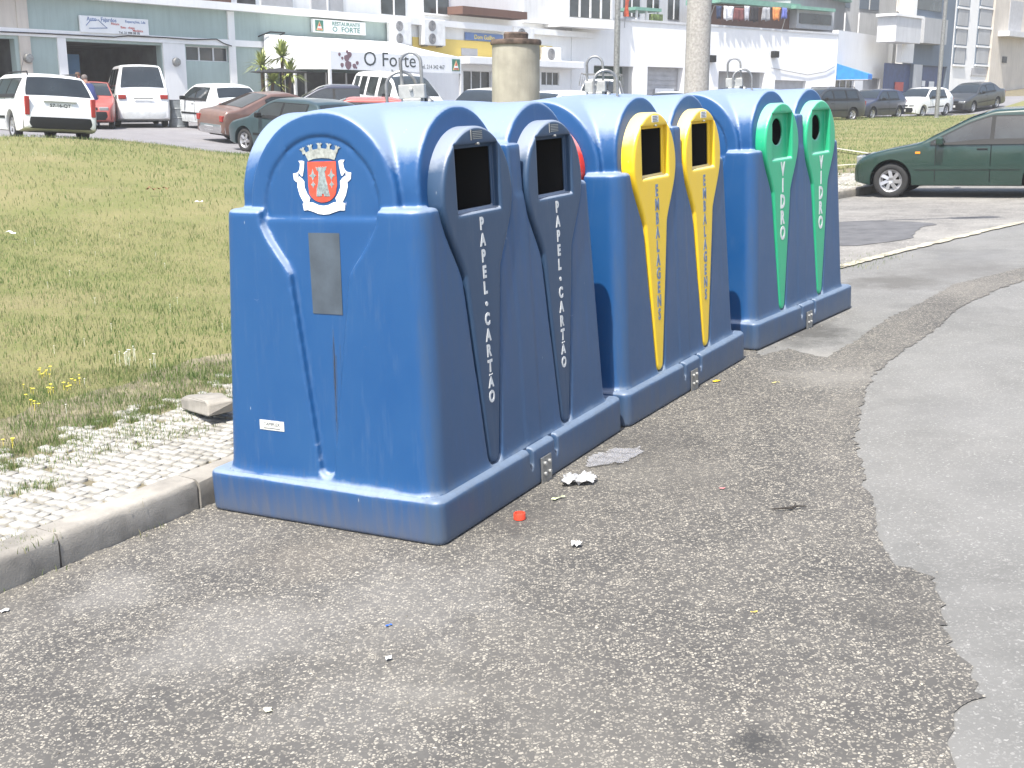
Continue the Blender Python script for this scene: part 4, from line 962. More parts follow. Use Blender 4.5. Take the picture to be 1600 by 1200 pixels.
    for side in (1, -1):
        hz = rear_lamps or (.70, .88); hr = hwid(L_-.06, .75); q = MB()
        wl = .10 if hz[1]-hz[0] > .2 else (.24 if cat == 'van' else .17)
        q.box(L_/2-.10, L_/2+.012, side*(hr-.02)-wl*(1 if side > 0 else 0)-(.0), side*(hr-.02)+wl*(0 if side > 0 else 1), hz[0], hz[1]); q.obj('tail_light', M_red, root, bevel=.015)
    for end in (0, 1):
        q = MB(); zz = (plate or .42) if end else .40; xx = (L_/2+.030 if zz < .56 else float(X[len(X)//2:][np.argmin(abs(Zp[len(X)//2:]-zz))])-L_/2+.012) if end else -L_/2-.036
        q.box(xx-.006, xx+.006, -.25, .25, zz-.055, zz+.055); pt = q.obj('number_plate', M_plate, root)
    # wheels
    for c in wx:
        for side in (1, -1):
            yo = side*(hwid(c, wr)-.105); M = Matrix.Translation((c-L_/2, yo, wr)) @ Matrix.Rotation(rad(-90)*side, 4, 'X')
            ns = 20 if far else 40
            q = MB(); q.lathe([(wr*.62, -.075), (wr*.9, -.085), (wr, -.06), (wr, .06), (wr*.93, .085), (wr*.66, .08), (wr*.62, .06)], ns, M); ty = q.obj('wheel', M_tyre, root, True, angle=60)
            q = MB(); q.lathe([(.0001, .045), (wr*.16, .062), (wr*.2, .05), (wr*.3, .02), (wr*.52, .03), (wr*.60, .065), (wr*.66, .078), (wr*.66, .06)], ns, M)
            for k in range(7 if not far else 5):
                a = 2*math.pi*k/(7 if not far else 5); R2 = M @ Matrix.Rotation(a, 4, 'Z') @ Matrix.Rotation(.25, 4, 'X'); q.box(wr*.16, wr*.60, -wr*.10, wr*.10, .042, .068, R2)
            q.obj('rim', M_rim, ty, True, angle=40)
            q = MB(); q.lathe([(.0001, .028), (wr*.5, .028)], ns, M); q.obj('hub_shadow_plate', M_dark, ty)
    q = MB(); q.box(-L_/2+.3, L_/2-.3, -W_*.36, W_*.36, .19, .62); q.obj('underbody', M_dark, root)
    if rails:
        for side in (1, -1):
            xa, xb = ws[1]+.2, (rw[0] if rw else L_)-.1; hh = side*(hwid((xa+xb)/2, Ht-.05)-.09)
            q = MB(); q.tube([(xa-L_/2, hh, Ht-.02), (xa+.06-L_/2, hh, Ht+.045), (xb-.06-L_/2, hh, Ht+.045), (xb-L_/2, hh, Ht-.03)], .016, 6); q.obj('roof_rail', M_trim, root, True)
    root['len'] = L_; 
    return root, hwid, top
def place(root, px, Y, heading, py=None, dz=0, xy=None):
    x, y = (atY(px, 170, Y)[:2] if xy is None else xy); z = float(H(x, y))+.03+dz
    th = rad(heading)+math.pi; root.location = (x, y, z); root.rotation_euler = (0, 0, th)      # local -x is the nose
    e = 1.2; c, s_ = math.cos(th), math.sin(th)
    gx_ = (float(H(x+e*c, y+e*s_))-float(H(x-e*c, y-e*s_)))/(2*e); gy_ = (float(H(x-s_*.7, y+c*.7))-float(H(x+s_*.7, y-c*.7)))/1.4
    root.rotation_euler = (math.atan(gy_)*.9, -math.atan(gx_), th)
def cpaint(name, c, rough=.28, var=.06): return paint(name, c, rough, 0, var, 4, .5, coat=.6)
C_white = cpaint('white_car_paint', (.72, .73, .73)); C_wdirty = cpaint('old_white_paint', (.60, .62, .62), .4, .15)
C_green = cpaint('green_car_paint', (.012, .036, .028), .25); C_brown = cpaint('copper_paint', (.145, .085, .066), .35, .12); C_teal = cpaint('dark_teal_paint', (.028, .052, .058), .3, .1)
C_dark = cpaint('charcoal_paint', (.03, .033, .036), .3); C_navy = cpaint('navy_paint', (.02, .025, .05), .3); C_redc = cpaint('faded_red_paint', (.38, .075, .06), .4, .15); C_silver = cpaint('silver_paint', (.45, .46, .47), .3)
hatch = [(0, .58), (.05, .68), (.3, .78), (.95, .93), (1.55, 1.30), (1.85, 1.40), (2.9, 1.41), (3.35, 1.34), (3.72, .98), (3.84, .90), (3.9, .55)]
sedan = [(0, .56), (.05, .66), (.35, .77), (1.05, .93), (1.75, 1.31), (2.1, 1.41), (3.0, 1.40), (3.35, 1.28), (3.72, 1.02), (4.25, .96), (4.36, .88), (4.4, .5)]
estate = [(0, .58), (.05, .68), (.35, .80), (1.05, .95), (1.7, 1.34), (2.05, 1.45), (3.55, 1.45), (3.85, 1.40), (4.15, .98), (4.24, .92), (4.3, .5)]
coupe = [(0, .55), (.05, .66), (.35, .76), (1.35, .90), (1.95, 1.26), (2.25, 1.35), (2.85, 1.33), (3.95, .93), (4.35, .88), (4.44, .82), (4.47, .5)]
van = [(0, .60), (.06, .85), (.4, 1.02), (.9, 1.25), (1.35, 1.80), (1.7, 1.93), (4.0, 1.95), (4.35, 1.88), (4.52, 1.15), (4.58, 1.0), (4.6, .5)]
kang = [(0, .60), (.06, .76), (.4, .92), (.95, 1.08), (1.5, 1.62), (1.9, 1.80), (3.6, 1.82), (3.82, 1.76), (3.95, 1.1), (3.98, .9), (4.0, .5)]
STR = 'cars parked along the far street'
# green saloon at the right, nose to the kerb
gs = [(0, .50), (.04, .62), (.25, .72), (.55, .79), (1.05, .885), (1.80, 1.27), (2.15, 1.385), (2.6, 1.40), (3.05, 1.36), (3.68, 1.02), (4.1, .98), (4.25, .9), (4.3, .5)]
r_, gh, gt = make_car('dark green saloon parked nose to the kerb on the right, silver wheels', 'car', gs, 1.69, .86, None, (.62, 2.98), .282, C_green, [(1.28, 2.13), (2.19, 2.92)], (1.12, 2.0), (3.1, 3.62), far=False, bumpers=C_green, front_z=.64, glass=M_glassl)
GREEN = r_
q = MB(); q.box(-.55, -.35, -.55, -.05, .86, 1.0); q.box(.25, .5, -.6, .6, .8, 1.0)
place(GREEN, 0, 0, 151, xy=(8.05, 19.45))
# estate, back to the camera
r_, wh, wt = make_car('white estate car with roof rails seen from behind at the left edge', 'car', estate, 1.70, .92, None, (.82, 3.40), .30, C_white, [(1.42, 2.12), (2.20, 2.95), (3.03, 3.72)], (1.12, 1.9), (3.87, 4.16), STR, rails=True, plate=.78, rear_lamps=(.56, .96))
q = MB(); q.box(2.08, 2.135, -.36, .36, .865, .90); q.obj('tailgate_handle', C_white, r_, bevel=.008)
V_ = MB(); V_.tube([(-.3, -.2, 1.44), (.1, -.2, 1.85)], .005, 5); V_.obj('aerial', M_trim, r_)
ptx = max(v.co.x for v in [o_ for o_ in KIDS[r_] if o_.name.startswith('number_plate')][-1].data.vertices)+.004
q = MB(); V2, F2 = text_geo('57-16-QT', .10, 1.1, .002, ext=.001); q.add([(ptx, x, .78+y) for x, y, z in V2], F2); q.obj('plate_text', M_pltxt, r_)
place(r_, 50, 27.8, 127)
# van going into the workshop
r_, _, _ = make_car('white people carrier backed by the workshop door, seen from behind', 'van', van, 1.72, 1.05, None, (.9, 3.5), .32, C_white, [(1.35, 2.2), (2.3, 3.2), (3.3, 4.1)], (.95, 1.6), (4.30, 4.50), STR, plate=.80, rear_lamps=(.90, 1.03), bumpers=C_wdirty)
q = MB(); q.box(2.31, 2.335, -.30, .30, .90, .925); q.obj('tailgate_handle', M_trim, r_)
place(r_, 214, 40.2, 113)
r_, _, _ = make_car('faded red car facing out of the workshop with its door open', 'car', hatch, 1.62, .90, None, (.72, 3.1), .28, C_redc, [(1.32, 2.1), (2.18, 3.0)], (1.05, 1.75), (3.4, 3.7), STR)
REDC = r_; q = MB(); q.box(-.02, .80, -.02, .02, .25, .86, Matrix.Translation((-.66, .80, 0)) @ Matrix.Rotation(rad(62), 4, 'Z'))
q.obj('open_door', C_redc, r_, bevel=.01); q = MB(); q.tube([(0, 0, .86), (.35, 0, 1.28), (.8, 0, 1.30), (.88, 0, .86)], .018, 6); o = q.obj('door_frame', M_trim, r_); o.matrix_local = Matrix.Translation((-.66, .80, 0)) @ Matrix.Rotation(rad(62), 4, 'Z')
place(r_, 141, 38.2, -74)
r_, _, _ = make_car('small white hatchback between the oil drum and the copper coupe', 'car', hatch, 1.58, .90, None, (.72, 3.1), .28, C_wdirty, [(1.32, 2.1), (2.18, 3.0)], (1.05, 1.75), (3.4, 3.7), STR, rear_lamps=(.66, .86)); place(r_, 336, 38.5, 128)
r_, _, _ = make_car('copper brown fastback coupe, its tail towards the lawn', 'car', coupe, 1.66, .84, None, (.85, 3.42), .30, C_brown, [(1.62, 2.45), (2.52, 3.05)], (1.42, 2.1), (2.95, 3.85), STR, bumpers=M_chrome, rear_lamps=(.60, .76)); place(r_, 436, 34.3, 42)
r_, _, _ = make_car('dark teal hatchback nearest the lawn beside the copper coupe', 'car', hatch, 1.65, .91, None, (.76, 3.2), .30, C_teal, [(1.35, 2.14), (2.22, 3.05)], (1.08, 1.78), (3.4, 3.7), STR, front_z=.60); place(r_, 464, 30.2, 141)
cars = [('sedan', 'dark blue car showing only its roof behind the teal hatchback', C_navy, 520, 38.5, 190), ('hatch', 'red car whose roof shows behind the nearest container', C_redc, 553, 31.5, 185),
        ('hatch', 'pale silver car in front of the restaurant, left of the concrete stub', C_silver, 757, 37, 250), ('estate', 'white car right behind the concrete stub', C_white, 853, 35, 235),
        ('sedan', 'white saloon left of the tall concrete lamp post', C_white, 1052, 40, 238)]
for ty, lab, cm, px, Y, hd in cars:
    if ty == 'hatch': a = (hatch, 1.62, .90, (.72, 3.1), [(1.32, 2.1), (2.18, 3.0)], (1.05, 1.75), (3.4, 3.7))
    elif ty == 'sedan': a = (sedan, 1.68, .91, (.82, 3.4), [(1.48, 2.2), (2.28, 3.1)], (1.15, 1.95), (3.15, 3.65))
    else: a = (estate, 1.70, .92, (.82, 3.4), [(1.42, 2.12), (2.20, 2.95), (3.03, 3.72)], (1.12, 1.9), (3.87, 4.16))
    r_, _, _ = make_car(lab, 'car', a[0], a[1], a[2], None, a[3], .29, cm, a[4], a[5], a[6], STR); place(r_, px, Y, hd)
r_, _, _ = make_car('white high-roofed small van in front of the restaurant marquee', 'van', kang, 1.68, 1.12, None, (.85, 3.3), .30, C_white, [(1.42, 2.15), (2.32, 2.85), (2.98, 3.32), (3.42, 3.72)], (1.02, 1.72), None, STR, glass=M_glassl); place(r_, 628, 37.5, -52)
r_, _, _ = make_car('white van with a ladder rack on its roof beside the metal lamp post', 'van', kang, 1.66, 1.12, None, (.85, 3.3), .30, C_white, [(1.42, 2.15), (2.32, 2.85)], (1.02, 1.72), None, STR); place(r_, 938, 44.5, 262)
q = MB()
for x in (-.8, .2, 1.1): q.tube([(x, -.78, 1.55), (x, -.72, 1.98), (x, .72, 1.98), (x, .78, 1.55)], .02, 6)
for y in (-.7, -.25, .25, .7): q.tube([(-.85, y, 2.0), (1.2, y, 2.0)], .018, 6)
q.obj('roof_rack', M_galv, r_)
for ty, lab, cm, px, Y, hd in [('estate', 'dark grey estate, first of the four cars beyond the lawn', C_dark, 1281, 53, 213), ('hatch', 'black hatchback beside the dark grey estate beyond the lawn', C_navy, 1363, 58, 222),
        ('hatch', 'white hatchback beyond the lawn behind the slim lamp post', C_white, 1439, 60, 223), ('sedan', 'dark saloon, farthest right of the cars beyond the lawn', C_dark, 1518, 63, 222)]:
    if ty == 'hatch': a = (hatch, 1.64, .90, (.72, 3.1), [(1.32, 2.1), (2.18, 3.0)], (1.05, 1.75), (3.4, 3.7))
    elif ty == 'sedan': a = (sedan, 1.68, .91, (.82, 3.4), [(1.48, 2.2), (2.28, 3.1)], (1.15, 1.95), (3.15, 3.65))
    else: a = (estate, 1.70, .92, (.82, 3.4), [(1.42, 2.12), (2.20, 2.95), (3.03, 3.72)], (1.12, 1.9), (3.87, 4.16))
    r_, _, _ = make_car(lab, 'car', a[0], a[1], a[2], None, a[3], .29, cm, a[4], a[5], a[6], STR, rails=(ty == 'estate')); place(r_, px, Y, hd)

# ------------------------------------------------------------------ buildings
class Fac:
    def __init__(s, O, d, name=None, label=None, cat=None):
        s.O = np.array(O, float); d = np.array(d, float); s.d = d/np.linalg.norm(d); s.n = np.array([-s.d[1], s.d[0]])       # n points into the building
        s.root = thing(name, label, cat, (O[0], O[1], 0), math.atan2(s.d[1], s.d[0])) if name else None
    def at(s, px, py, off=0.0):
        r = ray(px, py); o = s.O-s.n*off; t = (o@s.n)/(r[:2]@s.n); p = t*r[:2]-s.O; return float(p@s.d), float(CH+t*r[2])
    def s(s_, px, off=0.0): return s_.at(px, 120, off)[0]
    def w(s_, s, off, z): p = s_.O+s_.d*s-s_.n*off; return Vector((p[0], p[1], z))
    def blk(s, name, px0, px1, py0, py1, d0, d1, mat, parent=None, bevel=0, ref=None):
        a, b = s.at(px0, py0, d1)[0], s.at(px1, py0, d1)[0]; rp = px0 if ref is None else ref
        zt, zl = s.at(rp, py0, d1)[1], s.at(rp, py1, d1)[1]; q = MB(); q.box(a, b, -d1, -d0, zl, zt)
        return q.obj(name, mat, parent or s.root, bevel=bevel)
    def rect(s, px0, px1, py0, py1, ref=None):
        rp = px0 if ref is None else ref; return s.at(px0, py0)[0], s.at(px1, py0)[0], s.at(rp, py1)[1], s.at(rp, py0)[1]
    def wall(s, name, s0, s1, z0, z1, holes, th, mat, parent=None, d=0):
        xs = sorted(set([s0, s1]+[h[i] for h in holes for i in (0, 1) if s0 < h[i] < s1])); zs = sorted(set([z0, z1]+[h[i] for h in holes for i in (2, 3) if z0 < h[i] < z1])); q = MB()
        for i in range(len(xs)-1):
            run = None
            for j in range(len(zs)-1):
                cx, cz = (xs[i]+xs[i+1])/2, (zs[j]+zs[j+1])/2; solid = not any(h[0] < cx < h[1] and h[2] < cz < h[3] for h in holes)
                if solid and run is None: run = zs[j]
                if (not solid or j == len(zs)-2) and run is not None:
                    q.box(xs[i], xs[i+1], -d, th-d, run, zs[j+1] if solid else zs[j]); run = None
        return q.obj(name, mat, parent or s.root)
def wallmat(name, c, var=.10, streak=.3): return paint(name, c, .85, 0, var, .5, .2, streak=streak, bmp=.15, bs=25)
W_green = wallmat('pale_green_render', (.37, .455, .43)); W_white = wallmat('white_render', (.80, .80, .79), .05, .12); W_grey = wallmat('grey_render', (.40, .41, .42)); W_cream = wallmat('cream_render', (.60, .55, .48))
W_blue = wallmat('slate_blue_render', (.15, .19, .24)); W_yel = wallmat('yellow_render', (.78, .58, .16), .06, .05); W_pale = wallmat('pale_grey_render', (.56, .57, .58), .08); W_brown = wallmat('brown_boards', (.16, .09, .07))
M_win = paint('window_glass', (.05, .058, .062), .12, spec=.7, var=.5, vs=.8); M_frame = paint('window_frame_white', (.72, .72, .71), .5); M_shut = paint('shutter_slats', (.42, .42, .43), .6, var=.1)
M_canv = paint('white_canvas', (.78, .79, .79), .8, var=.04); M_int = paint('dim_interior', (.075, .08, .08), .9, var=.8, vs=.9); M_bluep = paint('blue_door', (.03, .06, .17), .5, var=.2); M_awn = paint('blue_awning', (.015, .20, .62), .6)
M_gfa = paint('green_fascia', (.16, .33, .26), .6)
def window(fac, px0, px1, py0, py1, parent=None, nx=2, ny=1, depth=.12, glass=None, ref=None, name='window', off=0.0):
    a, b = fac.at(px0, py0, off)[0], fac.at(px1, py0, off)[0]; rp = px0 if ref is None else ref; zt, zl = fac.at(rp, py0, off)[1], fac.at(rp, py1, off)[1]; y = -off
    q = MB(); f_ = .06
    q.box(a, b, y+depth-.05, y+depth, zl, zt); o = q.obj(name, glass or M_win, parent or fac.root); q = MB()
    for x in np.linspace(a, b, nx+1): q.box(max(a, x-f_/2), min(b, x+f_/2), y+depth-.09, y+depth-.052, zl, zt)
    for z in np.linspace(zl, zt, ny+1): q.box(a+f_/2, b-f_/2, y+depth-.088, y+depth-.053, max(zl, z-f_/2), min(zt, z+f_/2))
    q.obj('frame', M_frame, o); return o, (a, b, zl, zt)
# --- long green and white building with the workshop
G = Fac((-16.2, 42), (.645, .764), 'workshop_building', 'pale green and white building with open garage doors on the left', 'building')
sL, sR = G.s(-140)-14, G.s(612); zB = .2
h1 = (G.s(-60), G.s(28), zB-1, G.at(28, 61)[1]); h2 = (G.s(105), G.s(255), zB-1, G.at(105, 64)[1]); h3 = G.rect(290, 357, 72, 95, 300)
ztop = G.at(355, 5)[1]
G.wall('wall', sL, sR, zB, ztop, [h1, h2, h3], .35, W_green)
G.blk('grey_wall_panel', -140, 34, -12, 48, 0, .03, W_cream, ref=34)
bz0, bz1 = G.at(355, 72)[1], G.at(355, 62)[1]; q = MB(); q.box(sL, sR-2.5, -.10, 0, bz0, bz1); q.obj('lower_beam', W_white, G.root)
bz2, bz3 = G.at(355, 17.5)[1], G.at(355, 5)[1]; q = MB(); q.box(sL, sR+16, -.35, .3, bz2+.02, bz3); q.obj('cornice', W_white, G.root)
for a, b, z1_ in ((34, 51, bz0), (93, 106, bz0), (256, 290, bz0), (359, 369, bz2)):
    q = MB(); q.box(G.s(a), G.s(b), -.08, .0, zB, z1_-.004); q.obj('pilaster', W_white if a > 50 else W_cream, G.root)
q = MB(); q.box(G.s(34), G.s(51), -.07, 0, bz1+.004, bz2+.02); q.obj('pilaster', W_cream, G.root); 
for hh in (h1, h2):
    q = MB(); a, b, _, c = hh; D_ = 8.0
    q.add([(a, .35, zB), (b, .35, zB), (b, D_, zB), (a, D_, zB), (a, .35, c), (b, .35, c), (b, D_, c), (a, D_, c)], [(4, 5, 6, 7), (0, 4, 7, 3), (1, 2, 6, 5), (3, 7, 6, 2)]); q.obj('garage_interior', M_int, G.root)
q = MB(); q.box(h2[0]+.05, h2[0]+1.1, 1.0, 1.06, zB, h2[3]-.4); q.obj('inner_blue_door', paint('dull_blue_door', (.05, .12, .2), .7), G.root)
window(G, 290, 357, 72, 95, nx=3, ref=300, depth=.2)
for (px, py) in ((42, 91), (273, 97)):
    s_, z_ = G.at(px, py); q = MB(); q.lathe([(.0001, .14), (.14, .13), (.17, .05), (.17, 0)], 16, Matrix.Translation((s_, -.08, z_)) @ Matrix.Rotation(rad(90), 4, 'X')); q.obj('wall_lamp', M_galv, G.root, True)
# upper storey
u0 = bz3; G.wall('upper_wall', sL, sR+16, u0, u0+9, [], .3, W_white, d=-.6)
for a, b, c_ in ((250, 360, 8), (370, 398, 10), (407, 456, 12), (485, 535, 17), (595, 632, 22), (662, 700, 20), (60, 170, -4)):
    s0_, s1_ = G.at(a, 0, -.6)[0], G.at(b, 0, -.6)[0]; zz = max(u0+.02, G.at(a, c_, -.6)[1]); q = MB(); q.box(s0_, s1_, .55, .6, zz, zz+1.7); mt = W_brown if a == 250 else (M_int if a == 370 else (M_shut if a in (407, 485) else M_win)); o_ = q.obj('window', mt, G.root)
    q = MB(); q.box(s0_-.06, s1_+.06, .48, .6, zz-.08, zz); q.obj('sill', M_frame, o_)
    if a in (595, 662, 485): q = MB(); q.box((s0_+s1_)/2-.04, (s0_+s1_)/2+.04, .52, .55, zz, zz+1.7); q.obj('frame', M_frame, o_)
q = MB(); q.box(G.s(712), G.s(812), -.5, .5, G.at(712, 22)[1]-.0, G.at(712, 10)[1]); q.obj('timber_balcony', W_brown, G.root)
# shop part, white and yellow
sY = G.s(612); sE = G.s(892)
sh1 = (G.s(724), G.s(768), zB, G.at(724, 110)[1]); sh2 = (G.s(846), G.s(874), G.at(846, 133)[1], G.at(846, 112)[1])
G.wall('shop_wall', sY+.002, sE, zB, bz2+.018, [sh1, sh2], .35, W_white)
q = MB(); q.box(G.s(645), G.s(862), -.04, 0, G.at(770, 92)[1], G.at(770, 66)[1]); q.obj('yellow_band', W_yel, G.root)
q = MB(); q.box(G.s(712), sE, -.9, -.0, G.at(800, 104)[1], G.at(800, 93)[1]); q.obj('shop_canopy', W_white, G.root, bevel=.03)
window(G, 724, 768, 110, 165, nx=3, depth=.2, ref=724, name='shop_window'); window(G, 846, 874, 112, 133, nx=3, depth=.15, name='shop_window')
q = MB(); q.box(G.s(720), G.s(745), -.06, -.04, G.at(720, 87)[1], G.at(720, 75)[1]); q.obj('roller_grille', M_shut, G.root)
# cable along the facade
cb = [(0, 49.5), (60, 52), (120, 55), (178, 58), (200, 56), (260, 59), (300, 62), (338, 61), (350, 68), (362, 72)]
q = MB(); q.tube([(G.at(a, b, .14)[0], -.14, G.at(a, b, .14)[1]) for a, b in cb], .022, 5); q.obj('cable', M_black, G.root)
def fac_child(fac, mb, name, mat, parent=None, **k): return mb.obj(name, mat, parent or fac.root, **k)
def on_fac(fac, name, label, cat, s_, off, z, group=None):
    p = fac.w(s_, off, z); return thing(name, label, cat, p, math.atan2(fac.d[1], fac.d[0]), group)
def sign(fac, name, label, px0, px1, py0, py1, off, bg, th=.08):
    a, zt = fac.at(px0, py0, off); b = fac.at(px1, py0, off)[0]; zl = fac.at(px0, py1, off)[1]; r = on_fac(fac, name, label, 'sign', (a+b)/2, off, (zt+zl)/2)
    w_, h_s = b-a, zt-zl; q = MB(); q.box(-w_/2, w_/2, 0, th, -h_s/2, h_s/2); q.obj('board', bg, r, bevel=.01); return r, w_, h_s
FR = (np.array([0, -.004, 0.]), np.array([1., 0, 0]), np.array([0, 0, 1.]), np.array([0, -1., 0]))
def sign_text(r, items):
    for txt, u, v, size, mat, sx in items:
        q = MB(); put_text(q, txt, FR, u, v, size, sx=sx, bold=.012*size, ext=.003); q.obj('lettering', mat, r)
T_blue = paint('sign_blue', (.12, .20, .40), .6); T_red = paint('sign_red', (.55, .08, .06), .6); T_dark = paint('sign_dark', (.05, .06, .06), .6); T_green = paint('sign_green', (.05, .20, .14), .6); T_yel = paint('sign_yellow', (.85, .65, .12), .6)
r, w_, hs = sign(G, 'workshop_sign', 'white Auto-Fajardos board above the workshop door', 124, 231, 23.5, 50, .15, M_canv)
sign_text(r, [('Auto - Fajardos', -.19*w_, .31*hs, .34*hs, T_blue, .95), ('Reparações, Lda', .30*w_, .29*hs, .22*hs, T_blue, 1), ('Pintura', .0, .10*hs, .20*hs, T_red, 1), ('Bate - chapa', .18*w_, -.08*hs, .20*hs, T_red, 1), ('Mecânica', .33*w_, -.24*hs, .20*hs, T_red, 1), ('Tel. 21 908 08 78', .2*w_, -.40*hs, .19*hs, T_dark, 1.1)])
q = MB(); q.tube([(-.42*w_, -.012, -.05), (-.36*w_, -.012, .12), (-.24*w_, -.012, .16), (-.18*w_, -.012, .02), (-.12*w_, -.012, -.1), (-.38*w_, -.012, -.14)], .012, 4); q.obj('car_drawing', T_blue, r)
def beer_mark(r, u, v, s_, off=0):
    q = MB(); fr = (FR[0]+FR[3]*off, FR[1], FR[2], FR[3]); q.prism([(u-s_/2, v-s_/2), (u+s_/2, v-s_/2), (u+s_/2, v+s_/2), (u-s_/2, v+s_/2)], fr, 0, .008); q.obj('emblem_ground', T_green, r)
    q = MB(); q.prism([(u-s_*.40, v-s_*.42), (u+s_*.40, v-s_*.42), (u, v+s_*.42)], fr, .004, .014); o = q.obj('emblem_triangle', paint('emblem_gold', (.75, .5, .25), .5), r)
    q = MB(); q.prism([(u-s_*.27, v-s_*.36), (u+s_*.27, v-s_*.36), (u, v+s_*.26)], fr, .008, .020); q.obj('emblem_heart', T_red, o)
    q = MB(); q.prism([(u-s_*.22, v-s_*.24), (u+s_*.22, v-s_*.24), (u+s_*.22, v-s_*.06), (u-s_*.22, v-s_*.06)], fr, .012, .025); q.obj('emblem_band', M_canv, o)
r, w_, hs = sign(G, 'restaurant_sign', 'white RESTAURANTE O FORTE board with a green and red emblem', 489, 571, 29, 50, .2, M_canv, .15)
sign_text(r, [('RESTAURANTE', .12*w_, .22*hs, .40*hs, T_green, 1.12), ('O  FORTE', .12*w_, -.20*hs, .54*hs, T_green, 1.25)]); beer_mark(r, -.39*w_, 0, hs*.82)
r, w_, hs = sign(G, 'cafe_sign', 'blue Dom Guilho sign with yellow letters above the yellow band', 727, 786, 50, 62, .1, T_blue, .05)
sign_text(r, [('Dom Guilho', 0, -.02, .80*hs, T_yel, 1.05)])
# air conditioners
def aircon(px0, px1, py0, py1, fans, label):
    a, zt = G.at(px0, py0, .45); b = G.at(px1, py0, .45)[0]; zl = G.at(px0, py1, .45)[1]; r = on_fac(G, 'air_conditioner', label, 'air conditioner', (a+b)/2, .1, zl, 'outdoor air conditioning units on the shop wall'); w_, h_s = b-a, zt-zl
    q = MB(); q.box(-w_/2, w_/2, -.35, 0, 0, h_s); q.obj('casing', M_white, r, bevel=.03)
    for k in range(fans):
        R_ = min(w_*.30, h_s/fans*.42); cz = h_s*(k+.5)/fans; cx = -w_*.12; M = Matrix.Translation((cx, -.352, cz)) @ Matrix.Rotation(rad(90), 4, 'X')
        q = MB(); q.lathe([(.0001, 0), (R_, 0), (R_, .012), (.0001, .012)], 24, M); fo = q.obj('fan', paint('fan_grille', (.17, .17, .17), .7), r)
        for rr in (.95, .7, .45, .2): q2 = MB(); q2.lathe([(R_*rr, .012), (R_*rr, .022), (R_*rr-.014, .022), (R_*rr-.014, .012)], 20, M); q2.obj('grille_ring', M_shut, fo)
    for x in (-w_*.35, w_*.35): q = MB(); q.box(x-.02, x+.02, -.36, .1, -.06, -.002); q.obj('bracket', M_galv, r)
aircon(612, 643, 30, 69, 2, 'tall double fan air conditioner beside the green wall'); aircon(662, 696, 29, 70, 2, 'tall double fan air conditioner left of the Dom Guilho sign'); aircon(803, 835, 41, 66, 1, 'single fan air conditioner above the concrete stub'); aircon(852, 877, 73, 96, 1, 'air conditioner standing low on the yellow band')
# restaurant marquee
r = thing('marquee', 'white canvas O Forte restaurant marquee on posts', 'marquee', (G.O[0], G.O[1], 0), math.atan2(G.d[1], G.d[0])); MQ = r
OFF = 4.2; a, zt = G.at(515, 79, OFF); b = G.at(720, 95, OFF)[0]; zl = G.at(515, 108, OFF)[1]; ab, zbk = G.at(470, 62, .2); bb = G.at(706, 70, .2)[0]; ab = a-.3
nx_ = 15; P = []
for i, u in enumerate(np.linspace(0, 1, nx_)):
    P.append([(a+(b-a)*u, -OFF+(OFF-.15)*v, zt+(zbk+.15-zt)*v-.12*math.sin(v*math.pi)*(.5+.5*math.cos(i*2.1))) for v in np.linspace(0, 1, 8)])
q = MB(); q.grid(P); o = q.obj('canvas_roof', M_canv, r, True); o.modifiers.new('t', 'SOLIDIFY').thickness = .02
q = MB(); q.box(a, b, -OFF-.02, -OFF+.02, zl, zt-.003); o = q.obj('valance', M_canv, r)
q = MB(); q.add([(a, -OFF, zl), (a, -OFF, zt), (a, -.2, zbk+.1), (a, -.2, zl+.1), (a, -OFF*.5, zl+.05)], [(0, 1, 2, 3, 4)]); o = q.obj('side_valance', M_canv, r); o.modifiers.new('t', 'SOLIDIFY').thickness = .02
for x_, y_ in ((a, -OFF), (b, -OFF), (a, -OFF*.5), (a, -.3), ((a+b)/2, -OFF)): q = MB(); q.box(x_-.05, x_+.05, y_-.05+.03, y_+.05+.03, zB, zl+.0 if y_ == -OFF else zl+.06); q.obj('post', M_frame, r)
q = MB(); q.box(a+.3, b-.2, -.9, -.85, zB, zl); o_ = q.obj('glazed_front', M_int, r)
for k, u in enumerate(np.linspace(.05, .95, 7)): q = MB(); q.box(a+(b-a)*u-.04, a+(b-a)*u+.04, -.95, -.90, zB, zl); q.obj('mullion', M_frame, o_)
FQ = (np.array([0, -OFF-.022, 0.]), FR[1], FR[2], FR[3]); zc = (zl+zt)/2
for txt, u, v, size, sx in (('O Forte', .43, .08, .80, 1.12), ('Restaurante', .50, -.36, .20, 1), ('Tel. 214 342 467', .76, -.12, .24, .9)):
    q = MB(); put_text(q, txt, FQ, a+(b-a)*u, zc+v, size, sx=sx, ext=.003); q.obj('lettering', T_dark, r)
q = MB(); u_ = a+(b-a)*.12
for dx, dz, s_ in ((-.42, .22, .07), (-.28, .08, .06), (-.05, .08, .14), (.10, .22, .12), (.02, -.18, .17), (.34, -.2, .10), (.50, -.08, .08), (-.30, -.18, .09), (-.02, .34, .07), (.44, -.26, .05)):
    q.prism([(u_+dx+s_*math.cos(t_)*(1+.3*math.sin(3*t_)), zc+dz+s_*math.sin(t_)) for t_ in np.linspace(0, 2*math.pi, 9)[:-1]], FQ, 0, .004)
q.obj('printed_figure', paint('print_maroon', (.20, .12, .14), .7), r)
fr_old = FR; FR = (np.array([0, -OFF-.022, 0.]), FR[1], FR[2], FR[3]); beer_mark(r, a+(b-a)*.955, zc-.0, (zt-zl)*.72); FR = fr_old
